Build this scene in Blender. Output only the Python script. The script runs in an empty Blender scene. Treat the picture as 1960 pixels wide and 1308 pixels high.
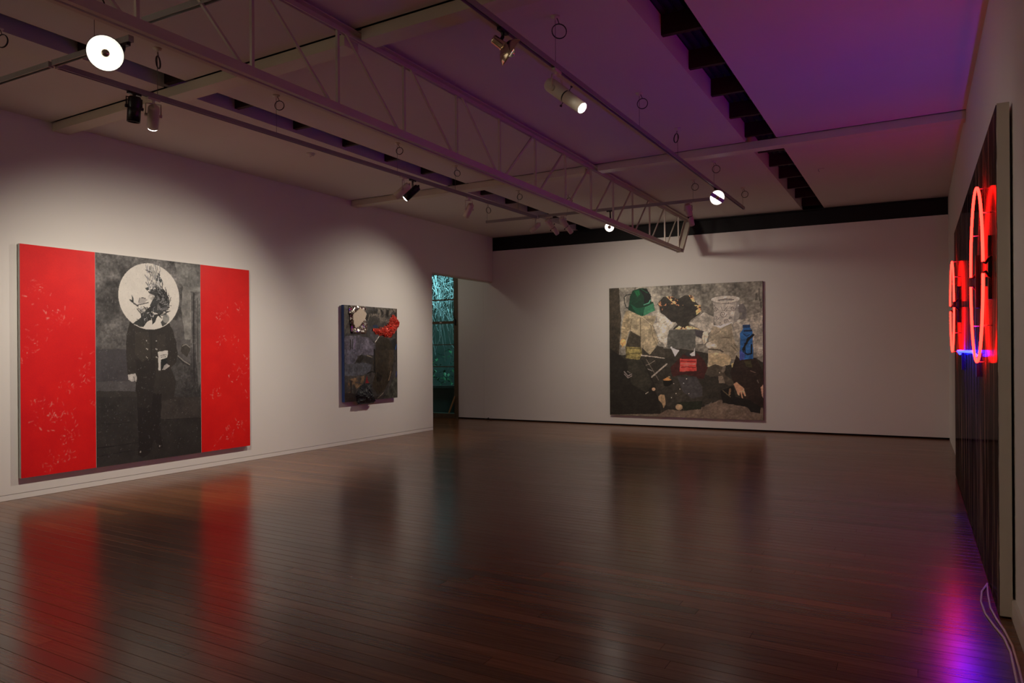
import bpy, math, random
import numpy as np
from mathutils import Vector, Matrix
sc = bpy.context.scene
col = sc.collection
random.seed(11)

# ------------------------------------------------------------------ camera, world, exposure
CAM_YAW = math.radians(28.569)
cam_data = bpy.data.cameras.new('camera'); cam_data.sensor_width = 36.0
cam_data.lens = 1431.8 / 1960 * 36.0
cam_data.shift_y = 19.8 / 1960
cam_data.clip_start = 0.05
cam = bpy.data.objects.new('camera', cam_data); col.objects.link(cam)
cam.matrix_world = Matrix.Translation((0, 0, 1.5)) @ Matrix.Rotation(CAM_YAW, 4, 'Z') @ Matrix.Rotation(math.pi / 2, 4, 'X') @ Matrix.Rotation(-0.0067, 4, 'Z')
sc.camera = cam
world = bpy.data.worlds.new('world'); sc.world = world; world.use_nodes = True
world.node_tree.nodes['Background'].inputs[0].default_value = (0.05, 0.16, 0.17, 1)   # night sky glow
world.node_tree.nodes['Background'].inputs[1].default_value = 0.12
sc.view_settings.view_transform = 'Standard'
sc.view_settings.look = 'None'
sc.view_settings.gamma = 1.0
sc.view_settings.use_curve_mapping = False
sc.view_settings.exposure = 0.0

# ------------------------------------------------------------------ room dimensions (metres)
XL, XR, YF, YB = -8.248, 0.46, 14.296, -4.0     # left wall, right wall, far wall, wall behind the camera
ZC = 4.02                                        # underside of the ceiling panels
XA = -10.8                                       # far side of the window passage
SKEW = math.tan(math.radians(2.6))               # boards and cross beams run a little off square

# ------------------------------------------------------------------ helpers
def srgb(c):
    r = []
    for v in c[:3]:
        v = v / 255.0
        r.append(v / 12.92 if v <= 0.04045 else ((v + 0.055) / 1.055) ** 2.4)
    return tuple(r) + (1.0,)

def setp(b, **k):
    for n, v in k.items():
        n = n.replace('_', ' ')
        if n in b.inputs: b.inputs[n].default_value = v

def mat(name, c, rough=0.5, metal=0.0, var=0.06, scale=6.0, bump=0.0, bscale=60.0, spec=0.5, coat=0.0, stretch=(1, 1, 1), emit=None, es=0.0, hi_color=None):
    m = bpy.data.materials.new(name); m.use_nodes = True
    nt = m.node_tree; N = nt.nodes; Lk = nt.links
    b = N['Principled BSDF']
    base = srgb(c)
    setp(b, Roughness=rough, Metallic=metal)
    b.inputs['Specular IOR Level'].default_value = spec
    b.inputs['Coat Weight'].default_value = coat
    tc = N.new('ShaderNodeTexCoord'); mp = N.new('ShaderNodeMapping'); mp.inputs['Scale'].default_value = stretch
    Lk.new(tc.outputs['Object'], mp.inputs[0])
    nz = N.new('ShaderNodeTexNoise'); nz.inputs['Scale'].default_value = scale; nz.inputs['Detail'].default_value = 5
    Lk.new(mp.outputs[0], nz.inputs['Vector'])
    mx = N.new('ShaderNodeMix'); mx.data_type = 'RGBA'
    lo = tuple(max(0, v * (1 - 2 * var)) for v in base[:3]) + (1,); hi = tuple(min(1, v * (1 + 2 * var)) for v in base[:3]) + (1,)
    if hi_color: hi = srgb(hi_color)
    mx.inputs['A'].default_value = lo; mx.inputs['B'].default_value = hi
    Lk.new(nz.outputs['Fac'], mx.inputs['Factor']); Lk.new(mx.outputs['Result'], b.inputs['Base Color'])
    if bump:
        n2 = N.new('ShaderNodeTexNoise'); n2.inputs['Scale'].default_value = bscale; n2.inputs['Detail'].default_value = 3
        Lk.new(mp.outputs[0], n2.inputs['Vector'])
        bp = N.new('ShaderNodeBump'); bp.inputs['Strength'].default_value = bump; bp.inputs['Distance'].default_value = 0.01
        Lk.new(n2.outputs['Fac'], bp.inputs['Height']); Lk.new(bp.outputs[0], b.inputs['Normal'])
    if emit is not None:
        b.inputs['Emission Color'].default_value = tuple(emit) + (1,); b.inputs['Emission Strength'].default_value = es
    return m

class MB:
    def __init__(s): s.v = []; s.f = []; s.sm = []
    def add(s, vs, fs, smooth=False):
        o = len(s.v); s.v += [tuple(p) for p in vs]; s.f += [tuple(o + i for i in f) for f in fs]; s.sm += [smooth] * len(fs); return s
    def box(s, a, b):
        (x0, y0, z0), (x1, y1, z1) = a, b
        return s.add([(x0,y0,z0),(x1,y0,z0),(x1,y1,z0),(x0,y1,z0),(x0,y0,z1),(x1,y0,z1),(x1,y1,z1),(x0,y1,z1)],
                     [(0,3,2,1),(4,5,6,7),(0,1,5,4),(1,2,6,5),(2,3,7,6),(3,0,4,7)])
    def prism(s, poly, z0, z1):
        n = len(poly)
        return s.add([(x, y, z0) for x, y in poly] + [(x, y, z1) for x, y in poly],
                     [tuple(range(n - 1, -1, -1)), tuple(range(n, 2 * n))] + [(i, (i + 1) % n, n + (i + 1) % n, n + i) for i in range(n)])
    def bar(s, p, q, w, h, up=(0, 0, 1)):
        p, q, up = Vector(p), Vector(q), Vector(up); d = (q - p).normalized()
        sx = d.cross(up)
        if sx.length < 1e-5: sx = d.cross(Vector((1, 0, 0)))
        sx.normalize(); su = sx.cross(d).normalized()
        vs = []
        for e in (p, q):
            for i, j in ((-1, -1), (1, -1), (1, 1), (-1, 1)): vs.append(e + sx * (i * w / 2) + su * (j * h / 2))
        return s.add(vs, [(3,2,1,0),(4,5,6,7),(0,1,5,4),(1,2,6,5),(2,3,7,6),(3,0,4,7)])
    def tube(s, pts, r, n=8, closed=False, caps=True):
        pts = [Vector(p) for p in pts]; m = len(pts); rs = r if isinstance(r, (list, tuple)) else [r] * m
        vs = []; ref = None
        for i, p in enumerate(pts):
            a = pts[(i - 1) % m] if (closed or i > 0) else p; b = pts[(i + 1) % m] if (closed or i < m - 1) else p
            d = (b - a).normalized()
            if ref is None: ref = Vector((0, 0, 1)) if abs(d.z) < 0.9 else Vector((1, 0, 0))
            u = (ref - d * ref.dot(d))
            if u.length < 1e-4: u = d.orthogonal()
            u.normalize(); w = d.cross(u); ref = u
            for k in range(n):
                t = 2 * math.pi * k / n; vs.append(p + (u * math.cos(t) + w * math.sin(t)) * rs[i])
        fs = []
        for i in range(m if closed else m - 1):
            for k in range(n):
                a, b = i * n + k, i * n + (k + 1) % n; j = ((i + 1) % m) * n
                fs.append((a, b, j + (k + 1) % n, j + k))
        s.add(vs, fs, True)
        if caps and not closed:
            o = len(s.v) - m * n
            s.f += [tuple(o + k for k in range(n - 1, -1, -1)), tuple(o + (m - 1) * n + k for k in range(n))]; s.sm += [False, False]
        return s
    def lathe(s, o, d, prof, n=24, smooth=True):
        # prof: list of (distance along d, radius)
        o, d = Vector(o), Vector(d).normalized(); u = d.orthogonal().normalized(); w = d.cross(u)
        vs = []; fs = []
        for t, r in prof:
            for k in range(n):
                a = 2 * math.pi * k / n; vs.append(o + d * t + (u * math.cos(a) + w * math.sin(a)) * r)
        for i in range(len(prof) - 1):
            for k in range(n): fs.append((i*n+k, i*n+(k+1)%n, (i+1)*n+(k+1)%n, (i+1)*n+k))
        s.add(vs, fs, smooth)
        return s
    def build(s, name, m, parent=None, kind=None):
        me = bpy.data.meshes.new(name); me.from_pydata(s.v, [], s.f)
        me.polygons.foreach_set('use_smooth', s.sm); me.validate(); me.update()
        me.materials.append(m)
        o = bpy.data.objects.new(name, me); col.objects.link(o)
        if parent: o.parent = parent
        if kind: o['kind'] = kind
        return o

def bevel(o, w, seg=2):
    md = o.modifiers.new('bevel', 'BEVEL'); md.width = w; md.segments = seg; md.limit_method = 'ANGLE'; return o

def empty(name, loc=(0, 0, 0), label=None, cat=None, group=None, kind=None):
    o = bpy.data.objects.new(name, None); col.objects.link(o); o.location = loc; o.empty_display_size = 0.1
    tag(o, label, cat, group, kind); return o
def tag(o, label=None, cat=None, group=None, kind=None):
    if label: o['label'] = label
    if cat: o['category'] = cat
    if group: o['group'] = group
    if kind: o['kind'] = kind
    return o

# ------------------------------------------------------------------ materials
M = {}
M['wall'] = mat('wall_paint', (226, 222, 214), 0.72, var=0.015, scale=1.5, bump=0.03, bscale=180, spec=0.25)
M['ceil'] = mat('ceiling_paint', (214, 208, 198), 0.8, var=0.02, scale=1.2, bump=0.02, bscale=90, spec=0.2)
M['cream'] = mat('cream_steel_paint', (206, 198, 176), 0.5, var=0.03, scale=4)
M['truss'] = mat('truss_paint', (196, 186, 170), 0.5, var=0.04, scale=5)
M['track'] = mat('track_aluminium', (150, 146, 142), 0.45, metal=0.3, var=0.03)
M['black'] = mat('black_metal', (18, 18, 19), 0.45, var=0.05)
M['steel_black'] = mat('black_steel_paint', (9, 8, 7), 0.75, var=0.15, scale=3)
M['timber'] = mat('dark_roof_timber', (52, 26, 16), 0.8, var=0.2, scale=8, stretch=(0.3, 4, 4))
M['deck'] = mat('roof_sheet', (58, 60, 72), 0.5, metal=0.4, var=0.15, scale=5)
M['gap'] = mat('shadow_gap_black', (10, 9, 8), 0.9)
M['beige'] = mat('beige_lamp_enamel', (206, 196, 176), 0.4, var=0.02)
M['lampblack'] = mat('black_lamp_enamel', (14, 16, 16), 0.35, var=0.03)
M['chrome'] = mat('chrome_brass', (214, 198, 170), 0.12, metal=1.0, var=0.02)
M['glow'] = mat('lit_lamp_glass', (255, 250, 240), 0.3, emit=(1.0, 0.95, 0.86), es=14.0)
M['glow_bowl'] = mat('lit_bowl', (255, 250, 240), 0.3, emit=(1.0, 0.95, 0.86), es=2.6)
M['glow_rim'] = mat('lit_lamp_rim', (255, 250, 240), 0.3, emit=(1.0, 0.93, 0.82), es=0.55)
M['lensoff'] = mat('unlit_lens', (70, 66, 62), 0.15, var=0.02)
M['bulb'] = mat('bulb_cap', (190, 180, 160), 0.15, metal=0.8)
M['cable'] = mat('black_cable', (12, 12, 12), 0.5)
M['wire'] = mat('grey_wire', (120, 112, 104), 0.4, metal=0.5)
M['plaster'] = mat('white_plastic', (214, 206, 190), 0.45, var=0.02)
M['glass'] = None

# ------------------------------------------------------------------ the setting
# floor: a base slab and planks of their own
def wood_mat():
    m = bpy.data.materials.new('floor_boards_varnished'); m.use_nodes = True
    nt = m.node_tree; N = nt.nodes; Lk = nt.links; b = N['Principled BSDF']
    at = N.new('ShaderNodeAttribute'); at.attribute_name = 'tint'
    g = N.new('ShaderNodeNewGeometry'); mp = N.new('ShaderNodeMapping'); mp.inputs['Rotation'].default_value = (0, 0, math.radians(2.6)); mp.inputs['Scale'].default_value = (0.8, 22, 1)
    Lk.new(g.outputs['Position'], mp.inputs[0])
    nz = N.new('ShaderNodeTexNoise'); nz.inputs['Scale'].default_value = 3.0; nz.inputs['Detail'].default_value = 6
    Lk.new(mp.outputs[0], nz.inputs['Vector'])
    r1 = N.new('ShaderNodeValToRGB'); e = r1.color_ramp.elements
    e[0].position = 0.0; e[0].color = srgb((96, 62, 38)); e[1].position = 1.0; e[1].color = srgb((152, 100, 60))
    e2 = e.new(0.5); e2.color = srgb((124, 80, 48))
    Lk.new(at.outputs['Fac'], r1.inputs[0])
    mx = N.new('ShaderNodeMix'); mx.data_type = 'RGBA'; mx.blend_type = 'MULTIPLY'; mx.inputs['Factor'].default_value = 0.55
    r2 = N.new('ShaderNodeValToRGB'); r2.color_ramp.elements[0].position = 0.3; r2.color_ramp.elements[0].color = (0.35, 0.3, 0.28, 1); r2.color_ramp.elements[1].position = 0.7; r2.color_ramp.elements[1].color = (1, 1, 1, 1)
    Lk.new(nz.outputs['Fac'], r2.inputs[0]); Lk.new(r1.outputs[0], mx.inputs['A']); Lk.new(r2.outputs[0], mx.inputs['B'])
    Lk.new(mx.outputs['Result'], b.inputs['Base Color'])
    n3 = N.new('ShaderNodeTexNoise'); n3.inputs['Scale'].default_value = 2.2; n3.inputs['Detail'].default_value = 4
    mp3 = N.new('ShaderNodeMapping'); mp3.inputs['Scale'].default_value = (0.5, 3, 1); Lk.new(g.outputs['Position'], mp3.inputs[0]); Lk.new(mp3.outputs[0], n3.inputs['Vector'])
    mr = N.new('ShaderNodeMapRange'); mr.inputs['To Min'].default_value = 0.18; mr.inputs['To Max'].default_value = 0.28
    Lk.new(n3.outputs['Fac'], mr.inputs['Value']); Lk.new(mr.outputs[0], b.inputs['Roughness'])
    bp = N.new('ShaderNodeBump'); bp.inputs['Strength'].default_value = 0.06; bp.inputs['Distance'].default_value = 0.002
    Lk.new(nz.outputs['Fac'], bp.inputs['Height']); Lk.new(bp.outputs[0], b.inputs['Normal'])
    b.inputs['Specular IOR Level'].default_value = 0.5
    return m
M['wood'] = wood_mat()
floor = MB().box((XA - 0.1, YB - 0.1, -0.06), (XR + 0.1, YF + 0.12, -0.02)).build('floor', M['gap'], kind='structure')
BW = 0.098
def plank_mesh(x0, x1, y0, w, tilt):
    """one board, long side along the skewed run; y0 is its centre line at x = 0"""
    vs = []
    prof = [(-w/2, -0.018), (-w/2, -0.0008), (-w/2 + 0.0014, 0.0), (w/2 - 0.0014, 0.0), (w/2, -0.0008), (w/2, -0.018)]
    for x in (x0, x1):
        for (dy, dz) in prof: vs.append((x, y0 - SKEW * x + dy, dz + (tilt * dy if dz > -0.01 else 0)))
    fs = [(i, i + 6, i + 7, i + 1) for i in range(5)] + [(0, 1, 2, 3, 4, 5), (11, 10, 9, 8, 7, 6)]
    return vs, fs
rest_v, rest_f, rest_t = [], [], []
nrow = int((15.2 - YB) / BW)
for r in range(nrow):
    y0 = YB - 0.4 + r * BW
    xa = XA if y0 < 10.0 else XA
    xmin = max(XA - 0.05, (y0 - (YF + 0.1)) / SKEW); xmax = min(XR + 0.08, 99)
    if y0 + 0.05 > YF + 0.1 - 0.02: break
    x = xmin - random.uniform(0, 0.3)
    first = True
    while x < xmax - 0.01:
        ln = random.uniform(1.9, 4.6); x1 = min(xmax, x + ln)
        if xmax - x1 < 0.5: x1 = xmax
        xs = max(x, xmin)
        if x1 - xs > 0.02:
            tint = min(1, max(0, random.gauss(0.45, 0.19)))
            vs, fs = plank_mesh(xs + 0.0008, x1 - 0.0008, y0, BW - 0.0010, random.gauss(0, 0.0025))
            near = 1.5 < y0 < 5.6 and x1 > -7.9 and x1 < XR + 0.2 and (xs + x1) / 2 > -8.2
            if near:
                me = bpy.data.meshes.new('floor_board'); me.from_pydata(vs, [], fs); me.update()
                a = me.attributes.new('tint', 'FLOAT', 'FACE'); a.data.foreach_set('value', [tint] * len(fs))
                me.materials.append(M['wood']); o = bpy.data.objects.new('floor_board', me); col.objects.link(o); o.parent = floor
            else:
                of = len(rest_v); rest_v += vs; rest_f += [tuple(of + i for i in f) for f in fs]; rest_t += [tint] * len(fs)
        x = x1
me = bpy.data.meshes.new('floor_boards'); me.from_pydata(rest_v, [], rest_f); me.update()
a = me.attributes.new('tint', 'FLOAT', 'FACE'); a.data.foreach_set('value', rest_t)
me.materials.append(M['wood']); o = bpy.data.objects.new('floor_boards', me); col.objects.link(o); o.parent = floor; o['kind'] = 'stuff'

# walls
DY0 = 11.943      # the passage opening in the left wall runs from here to the far wall
wl = MB().box((XL - 0.14, YB, 0.062), (XL, DY0, 4.3)).box((XL - 0.14, DY0, 3.05), (XL, YF - 0.012, 4.3))
wl.box((XL - 0.14, YB, 0), (XL - 0.012, DY0, 0.062)).build('wall_left', M['wall'], kind='structure')
MB().box((XL - 0.012, YB, 0.002), (XL + 0.001, DY0 - 0.001, 0.056)).build('baseboard_left', M['wall'], kind='structure')
MB().box((XL - 0.13, DY0 + 0.01, 3.025), (XL - 0.02, YF - 0.02, 3.05)).build('trim_1', M['cream'], kind='structure')
XW = lambda y: 0.473 - 0.0028 * y      # the right wall runs a touch off square
MB().prism([(XW(YB), YB), (XR + 0.12, YB), (XR + 0.12, YF + 0.2), (XW(YF + 0.2), YF + 0.2)], 0, 4.3).build('wall_right', M['wall'], kind='structure')
MB().box((XA, YB - 0.12, 0), (XR + 0.12, YB, 4.3)).build('wall_back', M['wall'], kind='structure')
wf = MB().box((-8.5, YF, 0.03), (XR, YF + 0.12, 3.722))
wf.build('wall_far', M['wall'], kind='structure')
MB().box((-9.174, YF + 0.004, 0.03), (-8.504, YF + 0.12, 4.3)).build('wall_passage_far', M['wall'], kind='structure')
MB().box((-9.174, YF + 0.03, 0.0), (XR, YF + 0.12, 0.03)).build('trim_2', M['gap'], kind='structure')
MB().box((XA - 0.12, 10.6, 0), (XA, YF + 0.12, 4.3)).build('wall_passage_left', M['wall'], kind='structure')
MB().box((XA, 10.48, 0), (XL - 0.14, 10.6, 4.3)).build('wall_passage_back', M['wall'], kind='structure')
MB().box((XA, YF, 3.45), (-9.174, YF + 0.12, 4.3)).build('wall_over_window', M['wall'], kind='structure')
MB().prism([(XW(YB) - 0.018, YB), (XW(YB), YB), (XW(10.5), 10.5), (XW(10.5) - 0.018, 10.5)], 0.0, 0.11).build('baseboard_right', M['plaster'], kind='structure')

# ceiling: white panels with two open slots, joists and roof sheet above
B1 = lambda x: 9.22 + SKEW * (0.4 - x)     # near edge of the far cross beam
B2 = lambda x: 4.36 + SKEW * (0.4 - x)     # near edge of the near cross beam
ceiling = empty('ceiling', kind='structure')
strips = [(XL, -6.25), (-5.93, -1.83), (-1.47, XR)]
for xa, xb in strips:
    for lo, hi in ((None, B2), (B2, B1), (B1, None)):
        y00 = YB if lo is None else lo(xa) + 0.06; y01 = YB if lo is None else lo(xb) + 0.06
        y10 = YF + 0.1 if hi is None else hi(xa) - 0.022; y11 = YF + 0.1 if hi is None else hi(xb) - 0.022
        MB().prism([(xa, y00), (xb, y01), (xb, y11), (xa, y10)], ZC, ZC + 0.02).build('ceiling_panel', M['ceil'], ceiling)
MB().box((XA, 10.6, ZC), (XL - 0.14, YF, ZC + 0.02)).build('ceiling_panel', M['ceil'], ceiling)
roof = MB().box((XA - 0.2, YB - 0.2, 4.26), (XR + 0.2, YF + 0.4, 4.3))
for xs in (-6.24, -1.82):
    k = 0
    while k * 0.076 < 0.33:
        roof.box((xs + k * 0.076, YB, 4.235), (xs + k * 0.076 + 0.038, YF, 4.262)); k += 1
roof = roof.build('roof_sheeting', M['deck'], kind='structure')
for xs, xe in ((-6.25, -5.93), (-1.83, -1.47)):
    n = -8
    while 5.93 + n * 0.828 < YF - 0.05:
        yj = 5.93 + n * 0.828 - (0.46 if xs < -3 else 0.0); zb = 4.055 if xs < -3 else 4.068
        if yj > YB + 0.2: MB().box((xs + 0.001, yj, zb), (xe + 0.06, yj + 0.05, 4.234)).build('roof_joist', M['timber'], roof)
        n += 1
    MB().box((xs - 0.02, YB, ZC + 0.02), (xs, YF, 4.235)).build('slot_lining', M['ceil'], ceiling)
    MB().box((xe + 0.06, YB, ZC + 0.02), (xe + 0.08, YF, 4.235)).build('slot_lining', M['gap'], ceiling)  # unseen side added against light leak, coloured dark to stop bounce
MB().box((-8.62, YF + 0.165, 3.722), (XR, YF + 0.2, 4.26)).build('trim_3', M['gap'], kind='structure')
# black steel beam over the far wall
sb = empty('steel_beam', (-3.9, YF, 3.722), 'long black steel beam resting along the top of the far white wall', 'beam')
def lp(mb, o):       # shift world coordinates into a thing's local space
    ox, oy, oz = o.location; mb.v = [(x - ox, y - oy, z - oz) for x, y, z in mb.v]; return mb
lp(MB().box((XL + 0.004, YF - 0.004, 3.722), (XR - 0.03, YF + 0.16, 3.742)), sb).build('bottom_flange', M['steel_black'], sb)
lp(MB().box((XL + 0.004, YF + 0.07, 3.742), (XR - 0.03, YF + 0.085, 3.995)), sb).build('web', M['steel_black'], sb)
lp(MB().box((XL + 0.004, YF - 0.004, 3.995), (XR - 0.03, YF + 0.16, 4.015)), sb).build('top_flange', M['steel_black'], sb)

# cross beams, in two lengths each, meeting the truss
TX = -3.88
def cross_beam(fn, x0, x1, label):
    o = empty('cross_beam', ((x0 + x1) / 2, fn((x0 + x1) / 2), 3.93), label, 'beam', 'cream cross beams under the ceiling')
    def pr(dy0, dy1, z0, z1): return lp(MB().prism([(x0, fn(x0) + dy0), (x1, fn(x1) + dy0), (x1, fn(x1) + dy1), (x0, fn(x0) + dy1)], z0, z1), o)
    pr(0, 0.17, 3.93, 3.945).build('bottom_flange', M['cream'], o)
    pr(0, 0.012, 3.945, 4.018).build('web', M['cream'], o)
    pr(0.012, 0.055, 4.008, 4.018).build('top_lip', M['cream'], o)
    for xe in (x0, x1):
        d = 0.012 if xe == x0 else -0.012
        lp(MB().prism([(min(xe, xe + d), fn(xe) + 0.012), (max(xe, xe + d), fn(xe) + 0.012), (max(xe, xe + d), fn(xe) + 0.165), (min(xe, xe + d), fn(xe) + 0.165)], 3.945, 4.015), o).build('end_plate', M['cream'], o)
    return o
cross_beam(B1, XL + 0.002, TX - 0.09, 'cream cross beam from left wall to truss, nearer the far wall')
cross_beam(B1, TX + 0.09, XR - 0.015, 'cream cross beam from truss to right wall, nearer the far wall')
cross_beam(B2, XL + 0.002, TX - 0.09, 'cream cross beam from left wall to truss, above black and beige spotlights')
cross_beam(B2, TX + 0.09, XR - 0.002, 'cream cross beam from truss to right wall, above the silver reflector lamp')

# roof truss running the length of the room
tr = empty('roof_truss', (TX, 6.88, 3.32), 'long cream steel roof truss with thin posts and diagonal braces', 'truss')
TB0, TB1 = 0.1, 13.67
for s in (-1, 1):
    b = MB().box((TX + s*0.045 - 0.004, TB0, 3.33), (TX + s*0.045 + 0.004, TB1, 3.385)).box((min(TX + s*0.045, TX + s*0.012), TB0, 3.322), (max(TX + s*0.049, TX + s*0.012), TB1, 3.33)) if s > 0 else MB().box((TX - 0.049, TB0, 3.33), (TX - 0.041, TB1, 3.385)).box((TX - 0.049, TB0, 3.322), (TX - 0.012, TB1, 3.33))
    lp(b, tr).build('bottom_chord', M['truss'], tr)
    x0, x1 = (TX + 0.012, TX + 0.065) if s > 0 else (TX - 0.065, TX - 0.012)
    b = MB().box((x0, -0.6, 3.992), (x1, YF - 0.01, 4.0)).box((x0 if s > 0 else x1 - 0.008, -0.6, 3.955), (x0 + 0.008 if s > 0 else x1, YF - 0.01, 3.992))
    lp(b, tr).build('top_chord', M['truss'], tr)
posts = [6.88 + (k - 8) * 0.834 for k in range(0, 17)]
for i, y in enumerate(posts):
    lp(MB().bar((TX, y, 3.335), (TX, y, 3.985), 0.022, 0.022, (0, 1, 0)), tr).build('post', M['truss'], tr)
for i in range(len(posts) - 1):
    if i < 8: p, q = (TX + 0.012, posts[i] + 0.06, 3.985), (TX + 0.012, posts[i + 1] - 0.05, 3.34)
    else: p, q = (TX + 0.012, posts[i] + 0.05, 3.34), (TX + 0.012, posts[i + 1] - 0.06, 3.985)
    lp(MB().bar(p, q, 0.018, 0.018), tr).build('brace', M['truss'], tr)
lp(MB().bar((TX, TB1 - 0.02, 3.325), (TX, 14.2, 3.97), 0.12, 0.012, (0, -1, 0)).bar((TX - 0.06, TB1 - 0.04, 3.33), (TX - 0.06, 14.18, 3.97), 0.008, 0.06, (0, -1, 0)).bar((TX + 0.06, TB1 - 0.04, 3.33), (TX + 0.06, 14.18, 3.97), 0.008, 0.06, (0, -1, 0)), tr).build('end_post', M['truss'], tr)
for fn in (B1, B2):
    y = fn(TX)
    lp(MB().box((TX - 0.085, y + 0.0, 4.0), (TX + 0.085, y + 0.16, 4.012)), tr).build('bearing_plate', M['cream'], tr)

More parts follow.
